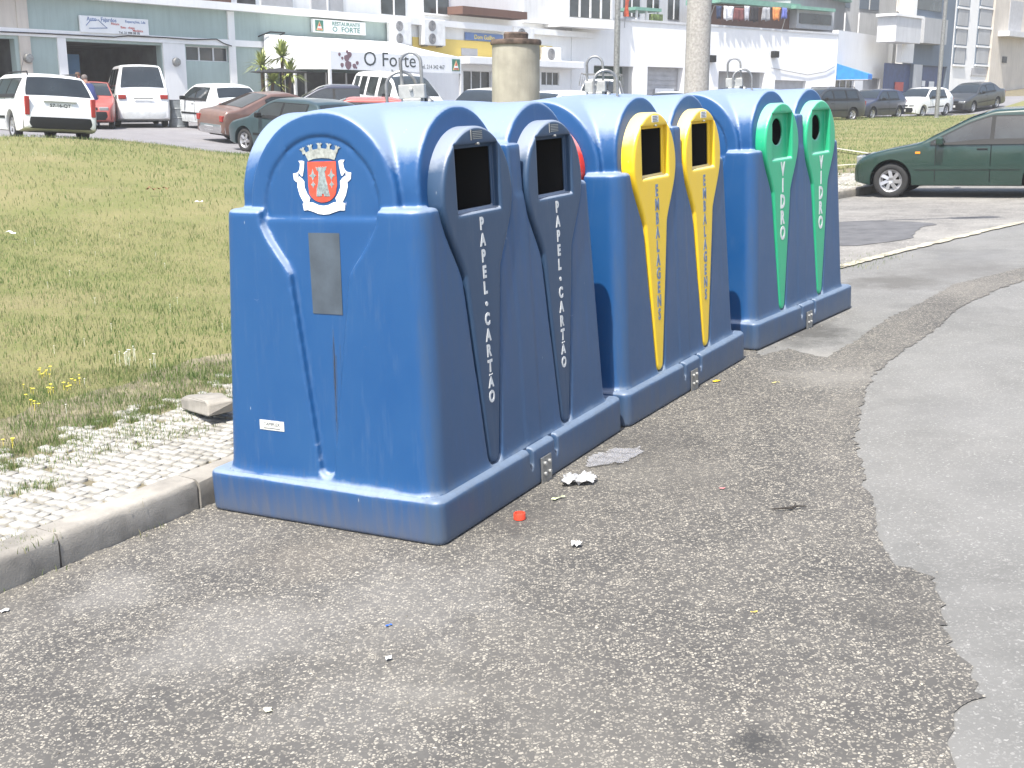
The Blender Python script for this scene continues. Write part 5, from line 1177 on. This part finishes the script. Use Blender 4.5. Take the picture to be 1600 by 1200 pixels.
# --- long white building to the right
eX = G.w(sE, 0, 0); Wb = Fac((eX.x+.02, eX.y), (.773, .634), 'white_building', 'long white building with garages behind the lawn', 'building')
sW = Wb.s(1305); zt0 = Wb.at(1000, 34)[1]
holes = [Wb.rect(928, 990, 102, 190), Wb.rect(1012, 1068, 104, 190), Wb.rect(1123, 1195, 111, 190), Wb.rect(1211, 1260, 125, 190)]; holes = [(h[0], h[1], 0, h[3]) for h in holes]
Wb.wall('wall', 0, sW, .3, zt0, holes, .4, W_white)
q = MB(); q.box(0, sW, -.06, .42, zt0, zt0+.12); q.obj('coping', W_pale, Wb.root)
for k, (hh, mt, dp) in enumerate(zip(holes, (paint('dark_green_door', (.03, .07, .06), .5), M_shut, W_pale, M_shut), (.9, .5, 1.6, .3))):
    q = MB(); q.box(hh[0], hh[1], dp, dp+.05, .3, hh[3]); o_ = q.obj('garage_door' if k != 2 else 'recessed_wall', mt, Wb.root)
    q = MB(); q.add([(hh[0], .4, hh[3]), (hh[1], .4, hh[3]), (hh[1], dp, hh[3]), (hh[0], dp, hh[3])], [(0, 1, 2, 3)])
    if dp > .45: q.add([(hh[0], .4, .3), (hh[0], dp, .3), (hh[0], dp, hh[3]), (hh[0], .4, hh[3])], [(0, 1, 2, 3)]); q.add([(hh[1], .4, .3), (hh[1], dp, .3), (hh[1], dp, hh[3]), (hh[1], .4, hh[3])], [(0, 1, 2, 3)]); q.obj('reveal', W_pale, o_)
    if mt is M_shut:
        q = MB(); 
        for z in np.arange(.9, hh[3]-.1, .28): q.box(hh[0]+.02, hh[1]-.02, dp-.03, dp, z, z+.2)
        q.obj('slats', M_shut, o_)
q = MB(); hh = holes[1]; q.box(hh[0]+1.0, hh[0]+2.6, .3, .34, hh[3]-1.9, hh[3]-1.2); q.obj('notice', M_canv, Wb.root)
hh = holes[2]; q = MB(); q.box(hh[0]+2.2, hh[0]+3.6, 1.52, 1.6, .3, hh[3]-1.0); o_ = q.obj('doorway', M_int, Wb.root); q = MB(); q.box(hh[0]+.8, hh[0]+1.7, 1.52, 1.6, hh[3]-2.6, hh[3]-1.0); q.obj('side_window', M_win, Wb.root)
for px, py in ((1105, 97), (1204, 90)): s_, z_ = Wb.at(px, py); q = MB(); q.box(s_, s_+.5, -.3, 0, z_, z_+.4); q.obj('floodlight', M_trim, Wb.root, bevel=.03)
cb = [(1205, 106), (1235, 112), (1262, 117), (1290, 112), (1304, 104)]; q = MB(); q.tube([(Wb.at(a_, b_, .06)[0], -.06, Wb.at(a_, b_, .06)[1]) for a_, b_ in cb], .02, 5); q.obj('cable', M_galv, Wb.root)
# projecting bay with windows over the wall
bs0, bs1 = Wb.at(876, 28, 1.1)[0], Wb.at(960, 28, 1.1)[0]; bz_ = Wb.at(900, 28, 1.1)[1]; q = MB(); q.box(bs0, bs1, -1.1, .6, bz_-.45, bz_); q.box(bs0, bs1, -1.0, .6, bz_, bz_+4.5); q.obj('bay', W_white, Wb.root)
wn = MB(); wn.box(bs0+.6, bs1-.2, -1.04, -1.0, bz_+.05, bz_+2.3); o_ = wn.obj('window', M_win, Wb.root); q = MB()
for x in np.linspace(bs0+.6, bs1-.2, 5): q.box(x-.06, x+.06, -1.08, -1.04, bz_+.05, bz_+2.3)
q.obj('frame', M_frame, o_)
q = MB(); q.box(Wb.at(815, 28, 0)[0], bs0-.02, -.2, .6, bz_-.3, bz_+4.2); q.obj('stucco_flank', W_pale, Wb.root)
# flats behind, over the flat roof
Uo = Wb.w(0, -6, 0); Ub = Fac((Uo.x, Uo.y), (.773, .634), 'apartment_block', 'pale flats rising behind the long white building', 'building')
u0s, u1s = Ub.s(700), Ub.s(1392); q = MB(); q.box(u0s, u1s, 0, 8, 3, 24); q.obj('wall', W_pale, Ub.root)
for a_, b_, t_, l_ in ((975, 1000, -8, 25), (1012, 1030, -10, 12), (1045, 1062, -10, 30), (1112, 1135, -10, 8), (1300, 1330, -14, 10), (1345, 1375, -14, 14)):
    q = MB(); s0_, z1_ = Ub.at(a_, t_, .05); s1_ = Ub.at(b_, t_, .05)[0]; z0_ = Ub.at(a_, l_, .05)[1]; q.box(s0_, s1_, -.05, 0, z0_, z1_); o_ = q.obj('window', W_blue if a_ > 1290 else M_win, Ub.root); q = MB(); q.box((s0_+s1_)/2-.05, (s0_+s1_)/2+.05, -.08, -.05, z0_, z1_); q.obj('frame', M_frame, o_)
# roof terrace enclosures
TZ = zt0+.12
def terr(name, label, px0, px1, py0, py1, d0, d1, mat, cat='roof terrace'): 
    return Wb.blk(name, px0, px1, py0, py1, d0, d1, mat, ref=(px0+px1)/2)
terr('terrace_room', '', 1128, 1242, 8, 44, -4.5, -2.2, W_brown); terr('green_fascia', '', 1126, 1252, 1, 9, -4.5, -1.6, M_gfa)
terr('terrace_room', '', 1246, 1304, 14, 46, -4.2, -1.6, W_grey); terr('window_band', '', 1250, 1300, 22, 38, -1.6, -1.55, M_win); terr('green_fascia', '', 1244, 1306, 11, 16, -4.2, -1.2, M_gfa)
terr('green_canopy', '', 993, 1034, 12, 17, -2.6, -1.0, M_gfa)
for px in (995, 1010, 1028): terr('canopy_post', '', px, px+2, 16, 36, -1.2, -1.1, M_frame)
terr('terrace_planter', '', 1020, 1036, 22, 38, -1.2, -.9, paint('hedge_green', (.14, .2, .06), .9, var=.5, vs=6))
# laundry
cl = [('navy shirt hanging first on the laundry line', (.02, .04, .10), 1119, 1128, 9, 29), ('white T-shirt hanging on the laundry line between navy and maroon', (.7, .7, .72), 1131, 1147, 9, 31), ('maroon cloth hanging on the laundry line', (.18, .06, .06), 1148, 1162, 12, 32),
      ('white and grey vest hanging on the laundry line', (.5, .5, .55), 1163, 1172, 9, 31), ('black trousers hanging on the laundry line', (.015, .015, .02), 1174, 1185, 10, 34), ('grey cloth hanging on the laundry line', (.35, .36, .38), 1192, 1203, 11, 32),
      ('orange towel hanging on the laundry line', (.80, .28, .08), 1207, 1220, 11, 31), ('blue patterned cloth last on the laundry line', (.12, .15, .45), 1222, 1229, 12, 29)]
for lab, c, a_, b_, t_, l_ in cl:
    s0_, z1_ = Wb.at(a_, t_, .25); s1_ = Wb.at(b_, t_, .25)[0]; z0_ = Wb.at(a_, l_, .25)[1]; w_ = s1_-s0_; P = []
    for i, u in enumerate(np.linspace(0, 1, 9)): P.append([(w_*(u-.5)*(1-.12*v*math.sin(u*7+a_)), -.06*math.sin(u*11+a_)*(.3+v), -v*(z1_-z0_)*(1-.06*math.cos(u*9+a_))) for v in np.linspace(0, 1, 6)])
    q = MB(); q.grid(P); o = q.obj('laundry', paint('cloth', c, .9, var=.3, vs=4), smooth=True); o.modifiers.new('t', 'SOLIDIFY').thickness = .02; p_ = Wb.w((s0_+s1_)/2, .25, z1_); o.location = p_; o.rotation_euler = (0, 0, math.atan2(Wb.d[1], Wb.d[0])); tag(o, lab, 'laundry', 'clothes drying on the terrace line')
s0_, z1_ = Wb.at(1116, 9, .25); s1_, z2_ = Wb.at(1232, 11, .25); q = MB(); q.tube([(s0_, -.25, z1_), ((s0_+s1_)/2, -.25, (z1_+z2_)/2-.05), (s1_, -.25, z2_)], .012, 4)
for s_, z_ in ((s0_, z1_), (s1_, z2_)): q.tube([(s_, .2, TZ-.1), (s_, -.25, z_)], .025, 5)
q.obj('clothes_line', M_galv, Wb.root)
fl = thing('flag', 'orange red flag hanging on the terrace', 'flag', Wb.w(Wb.at(979, 5, .3)[0], .3, Wb.at(979, 26, .3)[1]), math.atan2(Wb.d[1], Wb.d[0]))
q = MB(); P = [[(.5*u*(.4+.6*v), -.1*math.sin(v*5+u*3), 1.4*v) for v in np.linspace(0, 1, 6)] for u in np.linspace(-.5, .7, 6)]; q.grid(P); q.obj('cloth', paint('flag_red', (.72, .12, .05), .8, var=.3, vs=2), fl, True); q = MB(); q.tube([(.0, .12, -.6), (.1, .12, 1.7)], .02, 5); q.obj('pole', M_galv, fl)
# --- white house with the blue awning
cX = Wb.w(sW, 0, 0); Cb = Fac((cX.x+.03, cX.y), (.733, 1.0), 'corner_house', 'white corner house behind the blue awning', 'building')
sC = Cb.s(1385); zc0 = Cb.at(1345, 52)[1]; d1_ = Cb.rect(1306, 1336, 118, 190); d2_ = Cb.rect(1349, 1375, 121, 142)
Cb.wall('wall', 0, sC, .5, zc0, [(d1_[0], d1_[1], .5, d1_[3]), d2_], .4, W_white)
q = MB(); q.box(d1_[0], d1_[1], .2, .25, .5, d1_[3]); o_ = q.obj('glass_door', M_win, Cb.root); q = MB()
for u in np.linspace(0, 1, 4): x = d1_[0]+(d1_[1]-d1_[0])*u; q.box(x-.05, x+.05, .15, .2, .5, d1_[3])
q.obj('frame', M_frame, o_); q = MB(); q.box(d2_[0], d2_[1], .2, .25, d2_[2], d2_[3]); q.obj('shutter', M_shut, Cb.root)
q = MB(); q.box(0, sC, 3.5, 8, zc0-1, zc0+2.6); q.obj('upper_room', W_grey, Cb.root); q = MB(); a_ = Cb.at(1367, 34, -3.5); b_ = Cb.at(1376, 56, -3.5); q.box(a_[0], b_[0], 3.44, 3.5, b_[1], a_[1]); q.obj('window', M_win, Cb.root)
q = MB(); q.box(-.3, sC, 3.0, 8.3, zc0+2.6, zc0+2.75); q.obj('green_roof_edge', M_gfa, Cb.root)
for px in (1321, 1343): a_ = Cb.at(px, 20, -2.8); b_ = Cb.at(px, 50, -2.8); q = MB(); q.box(a_[0]-.05, a_[0]+.05, 2.75, 2.85, zc0, a_[1]); q.obj('post', M_frame, Cb.root)
aw = thing('awning', 'bright blue canvas awning over the corner house door', 'awning', (Cb.O[0], Cb.O[1], 0), math.atan2(Cb.d[1], Cb.d[0]))
s0_, z1_ = Cb.at(1305, 99, 0); OA = 2.2; s1_ = Cb.at(1363, 118, OA)[0]; zf = Cb.at(1345, 115, OA)[1]; zf2 = zf-.35; s0_ += .3
q = MB(); q.add([(s0_, -.02, z1_), (s1_, -.02, z1_-.1), (s1_, -OA, zf), (s0_, -OA, zf), (s1_, -OA, zf2), (s0_, -OA, zf2), (s0_, -.02, zf2)], [(0, 3, 2, 1), (3, 5, 4, 2), (0, 6, 5, 3)]); o = q.obj('canvas', M_awn, aw); o.modifiers.new('t', 'SOLIDIFY').thickness = .03
q = MB(); q.tube([(s0_, -.05, zf2), (s0_, -OA, zf2), (s1_, -OA, zf2), (s1_, -.05, zf2)], .03, 6); q.obj('awning_frame', M_galv, aw)
# --- slate blue block with balconies
dX = Cb.w(sC, 1.5, 0); Db = Fac((dX.x, dX.y), (.96, 1.0), 'balcony_block', 'grey blue block with boxed balconies and blue shop doors', 'building')
sD = Db.s(1484); dd1 = Db.rect(1388, 1428, 98, 190, 1388); dd2 = Db.rect(1441, 1480, 102, 190, 1441)
Db.wall('wall', 0, sD, .8, 30, [(dd1[0], dd1[1], .8, dd1[3]), (dd2[0], dd2[1], .8, dd2[3])], .4, W_blue)
q = MB(); q.box(0, Db.s(1398), -.4, -.002, Db.at(1390, 97)[1], 30); q.obj('white_fin', W_white, Db.root); q = MB(); q.box(dd1[1]+.0, dd2[0], -.04, 0, .8, dd1[3]); q.obj('pier', W_pale, Db.root)
for dq in (dd1, dd2): q = MB(); q.box(dq[0], dq[1], .25, .3, .8, dq[3]); q.obj('shop_door', M_bluep, Db.root)
Db.blk('balcony', 1402, 1441, 22, 65, .0, 1.4, W_pale); Db.blk('balcony', 1446, 1482, 27, 67, .0, 1.0, W_grey); Db.blk('balcony_rail', 1401, 1445, 20, 24, 0, 1.5, W_white)
Db.blk('poster', 1399, 1412, 128, 142, -.2, -.17, T_red); Db.blk('poster', 1441, 1446, 126, 135, .05, .08, M_canv); Db.blk('poster', 1452, 1460, 127, 136, -.2, -.17, M_canv)
Db.blk('window', 1404, 1412, -20, 18, 0, .06, W_cream); Db.blk('window', 1420, 1475, -30, 12, 0, .06, M_win)
eX = Db.w(sD, 0, 0); Eb = Fac((eX.x+.03, eX.y), (1.0, 1.0), 'end_block', 'white and blue striped flats at the right edge', 'building')
sE2 = Eb.s(1700); q = MB(); q.box(0, sE2, 0, 9, 1, 32); q.obj('wall', W_white, Eb.root)
for a_, b_, l_ in ((1486, 1505, 101), (1520, 1541, 104)):
    q = MB(); q.box(Eb.s(a_), Eb.s(b_), -.06, 0, Eb.at(a_, l_)[1], 31); o_ = q.obj('blue_strip', W_blue, Eb.root)
    for py in (-20, 12, 42, 72):
        zt_, zl_ = Eb.at(a_, py, .09)[1], Eb.at(a_, py+26, .09)[1]; q = MB(); q.box(Eb.s(a_)+.2, Eb.s(b_)-.2, -.10, -.06, zl_, zt_); q.obj('shutter', W_grey, o_); q = MB(); q.box(Eb.s(a_), Eb.s(b_), -.14, -.06, zl_-.25, zl_-.1); q.obj('sill', W_white, o_)
Eb.blk('vent', 1518, 1547, 106, 118, 0, .05, M_shut); Eb.blk('cream_panel', 1562, 1700, -60, 150, 0, .25, W_cream, ref=1562); Eb.blk('window', 1567, 1574, 88, 98, .25, .3, M_int); Eb.blk('window', 1580, 1600, 0, 50, .25, .3, M_shut); Eb.blk('balcony', 1578, 1620, 48, 56, .25, 1.2, W_pale)
# ------------------------------------------------------------------ posts, stub, drum, plants
def post(name, label, cat, px, Y, r0, r1, h, mat, arm=None, base=True):
    p = atY(px, 170, Y); z = float(H(p[0], p[1]))+.05; r = thing(name, label, cat, (p[0], p[1], z)); q = MB(); q.tube([(0, 0, -.2), (0, 0, h*.5), (0, 0, h)], [r0, (r0+r1)/2, r1], 20); q.obj('pole', mat, r, True, angle=60)
    if arm:
        ax, ay = arm; q = MB(); q.tube([(0, 0, h-.15), (ax*.15, ay*.15, h+.12), (ax*.5, ay*.5, h+.25), (ax, ay, h+.30)], .045, 8); q.obj('arm', M_galv, r, True)
        n = Vector((ax, ay, 0)).normalized(); M = Matrix.Translation((ax, ay, h+.30)) @ Matrix.Rotation(math.atan2(ay, ax), 4, 'Z'); q = MB(); q.box(-.05, .62, -.13, .13, -.10, .05, M); q.obj('lantern', M_galv, r, bevel=.05, seg=3)
    if base: q = MB(); q.lathe([(r0*1.9, -.1), (r0*1.9, .04), (r0*1.2, .08), (r0*.9, .08)], 20); q.obj('collar', mat, r)
    return r
M_conc = paint('speckled_concrete', (.36, .345, .32), .9, var=.2, vs=40, bmp=.6, bs=90); M_conc2 = paint('stained_concrete', (.34, .32, .26), .9, var=.2, vs=3, bmp=.3, bs=40, streak=.4); M_rust = paint('rusty_iron', (.12, .085, .065), .85, var=.5, vs=12, bmp=.4)
post('lamp_post', 'thick speckled concrete lamp post behind the containers', 'lamp post', 1087, 12.2, .132, .112, 6.6, M_conc, (2.3, .1))
post('lamp_post', 'slim grey metal lamp post rising behind the middle container', 'lamp post', 962, 32, .085, .065, 9, M_galv, (1.5, -.8))
post('lamp_post', 'slim metal lamp post standing beside the white hatchback', 'lamp post', 1464, 56.3, .10, .075, 10, M_galv, (1.2, -1.2))
p = atY(806, 170, 15.0); z = float(H(p[0], p[1]))+.05; r = thing('concrete_stub', 'cut off round concrete column with a rusty iron cap', 'column', (p[0], p[1], z)); ht = 1.7+95/1800*15-z
q = MB(); q.lathe([(.0001, -.2), (.31, -.2), (.305, ht*.5), (.298, ht)], 40); q.obj('shaft', M_conc2, r, True, angle=50); q = MB(); q.lathe([(.0001, ht), (.315, ht-.0), (.322, ht+.03), (.31, ht+.06), (.13, ht+.075), (.0001, ht+.075)], 40); q.obj('cap_plate', M_rust, r, True, angle=40); q = MB(); q.lathe([(.0001, ht+.05), (.15, ht+.05), (.155, ht+.13), (.14, ht+.15), (.0001, ht+.15)], 24); q.obj('cap_stub', M_rust, r, True, angle=40)
p = atY(278, 170, 39); z = float(H(p[0], p[1]))+.03; r = thing('steel_drum', 'dented grey steel drum standing by the workshop door', 'drum', (p[0], p[1], z)); q = MB(); q.lathe([(.0001, 0), (.32, 0), (.325, .03), (.31, .05), (.31, .28), (.325, .30), (.31, .32), (.31, .58), (.325, .60), (.31, .62), (.31, .86), (.325, .88), (.30, .88), (.29, .8), (.0001, .8)], 28); q.obj('shell', paint('grey_drum', (.20, .22, .23), .5, .2, var=.3, vs=5, streak=.4), r, True, angle=35)
q = MB(); q.lathe([(.0001, .80), (.285, .80)], 20); q.obj('contents', M_dark, r)
# yuccas in front of the restaurant
m, t, p_ = newmat('yucca_leaf'); t.links.new(mixc(t, ramp(t, noise(t, coords(t), 3, 3), [(.35, 0), (.65, 1)]), (.10, .16, .03), (.36, .38, .12)), p_.inputs['Base Color']); p_.inputs['Roughness'].default_value = .5; M_yuc = m
M_trunk = paint('yucca_trunk', (.14, .10, .07), .9)
def yucca(px, Y, heads, label):
    p = atY(px, 170, Y); z = float(H(p[0], p[1])); r = thing('yucca', label, 'yucca', (p[0], p[1], z), group='yuccas in front of the restaurant'); q = MB(); lf = MB(); rr = np.random.default_rng(int(px))
    for hx, hz, R_ in heads:
        q.tube([(hx*.3, 0, 0), (hx*.7, 0, hz*.5), (hx, 0, hz)], [.09, .07, .06], 8)
        for k in range(90):
            az = rr.uniform(0, 6.28); el = rr.uniform(-.5, 1.5); l_ = R_*rr.uniform(.7, 1.15); d = np.array([math.cos(az)*math.cos(el), math.sin(az)*math.cos(el), math.sin(el)]); sd_ = np.array([-math.sin(az), math.cos(az), 0])*.035
            o_ = np.array([hx, 0, hz]); m1 = o_+d*l_*.55; e_ = o_+d*l_+np.array([0, 0, -.18*l_]); lf.add([o_-sd_*.6, o_+sd_*.6, m1+sd_, m1-sd_, e_], [(0, 1, 2, 3), (3, 2, 4)])
    q.obj('trunk', M_trunk, r, True); lf.obj('leaves', M_yuc, r); return r
yucca(416, 45, [(-.1, 2.1, .85), (.3, 1.5, .7)], 'left yucca with drooping heads beside the green wall'); yucca(444, 45.5, [(0, 2.45, .90), (.3, 1.8, .8)], 'right and taller yucca close to the marquee')
p = atY(441, 170, 43.5); z = float(H(p[0], p[1])); r = thing('patio_canopy', 'flat black canopy on a pole in front of the yuccas', 'canopy', (p[0], p[1], z)); zc_ = 1.7+(172-115)/1800*43.5-z
q = MB(); q.add([(-1.0, -.8, zc_-.05), (1.0, -.8, zc_-.05), (1.0, .8, zc_-.05), (-1.0, .8, zc_-.05), (0, 0, zc_+.12)], [(0, 1, 4), (1, 2, 4), (2, 3, 4), (3, 0, 4), (3, 2, 1, 0)]); q.obj('top', M_black, r); q = MB(); q.tube([(0, 0, 0), (0, 0, zc_)], .03, 8); q.obj('pole', M_trim, r)
# wall light with camera arm above the yuccas
q = MB(); s_, z_ = G.at(434, 65, .6); q.tube([(s_-.5, 0, z_+.2), (s_-.45, -.7, z_+.35), (s_+.3, -.7, z_+.35), (s_+.35, 0, z_+.2)], .03, 5); q.box(s_-.35, s_+.25, -.8, -.55, z_-.25, z_); q.obj('wall_spotlight', M_trim, G.root)
# ------------------------------------------------------------------ people at the workshop
M_skin = paint('skin', (.42, .24, .17), .55); M_hair = paint('grey_hair', (.14, .12, .11), .8)
def person(px, Y, heading, lean, shirt, trousers, label, scale=1.0, hair=M_hair):
    p = atY(px, 170, Y); z = float(H(p[0], p[1]))+.03; r = thing('person', label, 'person', (p[0], p[1], z), rad(heading)); L_ = math.sin(lean); Cc = math.cos(lean)
    hip = Vector((0, 0, .92)); up_ = lambda h, y=0, x=0: Vector((L_*h+x*Cc, y, .92+Cc*h-x*L_))
    J = {'hip': (hip, .13), 'belly': (up_(.18), .125), 'chest': (up_(.36), .145), 'neck': (up_(.52), .055), 'head0': (up_(.60), .07), 'head1': (up_(.70), .088), 'head2': (up_(.77), .065)}
    E = [('hip', 'belly'), ('belly', 'chest'), ('chest', 'neck'), ('neck', 'head0'), ('head0', 'head1'), ('head1', 'head2')]
    for s_, n_ in ((1, 'l'), (-1, 'r')):
        sh = up_(.46, s_*.17); el = sh+Vector((.10+.25*L_, s_*.05, -.27)); wr_ = el+Vector((.20, -s_*.02, -.10+.0*L_)); ha = wr_+Vector((.07, 0, -.02))
        J.update({n_+'s': (sh, .06), n_+'e': (el, .042), n_+'w': (wr_, .030), n_+'h': (ha, .026)}); E += [('chest', n_+'s'), (n_+'s', n_+'e'), (n_+'e', n_+'w'), (n_+'w', n_+'h')]
        for k, a in enumerate((-.5, -.2, .1, .4)): J[n_+'f%d' % k] = (ha+Vector((.06, s_*a*.06, -.015)), .010); J[n_+'g%d' % k] = (ha+Vector((.085, s_*a*.07, -.035)), .008); E += [(n_+'h', n_+'f%d' % k), (n_+'f%d' % k, n_+'g%d' % k)]
        J[n_+'t'] = (wr_+Vector((.05, -s_*.035, .01)), .010); E.append((n_+'w', n_+'t'))
        hj = hip+Vector((0, s_*.10, -.06)); kn = Vector((.05, s_*.11, .48)); an = Vector((-.03, s_*.11, .09)); toe = Vector((.14, s_*.12, .04)); J.update({n_+'j': (hj, .095), n_+'k': (kn, .062), n_+'a': (an, .042), n_+'o': (toe, .038)}); E += [('hip', n_+'j'), (n_+'j', n_+'k'), (n_+'k', n_+'a'), (n_+'a', n_+'o')]
    ks = list(J); me = bpy.data.meshes.new('body'); me.from_pydata([J[k][0]*scale for k in ks], [(ks.index(a), ks.index(b)) for a, b in E], []); o = bpy.data.objects.new('body', me); COL.objects.link(o)
    sk = o.modifiers.new('skin', 'SKIN'); 
    for i, k in enumerate(ks): v = me.skin_vertices[0].data[i]; v.radius = (J[k][1]*scale,)*2; v.use_root = (k == 'hip')
    sb = o.modifiers.new('sub', 'SUBSURF'); sb.levels = 2; sb.render_levels = 2; bpy.context.view_layer.update(); m2 = bake(o); bpy.data.objects.remove(o)
    for m_ in (M_skin, shirt, trousers, M_black): m2.materials.append(m_)
    hb = J['head0'][0]; 
    for pl_ in m2.polygons:
        c = pl_.center/scale; t_ = (c-hip).dot(Vector((L_, 0, Cc))); lat = abs(c.y)
        if c.z < .10: pl_.material_index = 3
        elif c.z < .90 and t_ < .06 and not (lat > .19 and c.x > .12): pl_.material_index = 2
        elif t_ > .50 and lat < .12: pl_.material_index = 0
        elif c.x-L_*.46 > .17 and (c-up_(.46)).length > .33: pl_.material_index = 0
        else: pl_.material_index = 1
    b_ = bpy.data.objects.new('body', m2); COL.objects.link(b_); b_.parent = r; KIDS.setdefault(r, []).append(b_)
    q = MB(); hc = J['head1'][0]*scale+Vector((-.012, 0, .02)); q.lathe([(.0001, .098), (.05, .088), (.085, .05), (.096, .0), (.09, -.035), (.094, -.04)], 16, Matrix.Translation(hc) @ Matrix.Rotation(lean-.25, 4, 'Y')); q.obj('hair', hair, r, True)
    q = MB(); fc = J['head1'][0]*scale; ax = Vector((math.cos(lean), 0, -math.sin(lean))); q.tube([fc+ax*.075+Vector((0, 0, .015)), fc+ax*.105+Vector((0, 0, -.02)), fc+ax*.08+Vector((0, 0, -.025))], [.010, .014, .008], 6); q.obj('nose', M_skin, r)
    for s_ in (1, -1): q = MB(); c = fc+ax*.086+Vector((0, s_*.032, .012)); q.tube([c-ax*.008, c+ax*.004], .008, 6); q.obj('eye', M_black, r)
    return r
person(126, 39.6, -80, .05, paint('white_shirt', (.7, .7, .7), .8), M_trim, 'person in a white shirt standing behind the red car', hair=paint('brown_hair', (.09, .05, .03), .8))
person(147, 37.0, 150, .5, paint('blue_overalls', (.03, .045, .15), .8), paint('blue_overall_legs', (.05, .07, .20), .8), 'person in dark blue overalls leaning by the open car door')
# ------------------------------------------------------------------ thin summer haze
q = MB(); q.box(-760, 760, -360, 1300, -14, 40); m = bpy.data.materials.new('thin_haze'); m.use_nodes = True; t = m.node_tree; t.nodes.remove(t.nodes['Principled BSDF'])
pv = t.nodes.new('ShaderNodeVolumePrincipled'); pv.inputs['Color'].default_value = (1, .985, .96, 1); pv.inputs['Density'].default_value = .0014; pv.inputs['Anisotropy'].default_value = .2
t.links.new(pv.outputs[0], t.nodes['Material Output'].inputs['Volume']); tag(q.obj('haze', m), kind='stuff')
# ------------------------------------------------------------------ tidy
for o in list(scene.objects):
    for k in ('len',):
        if k in o: del o[k]
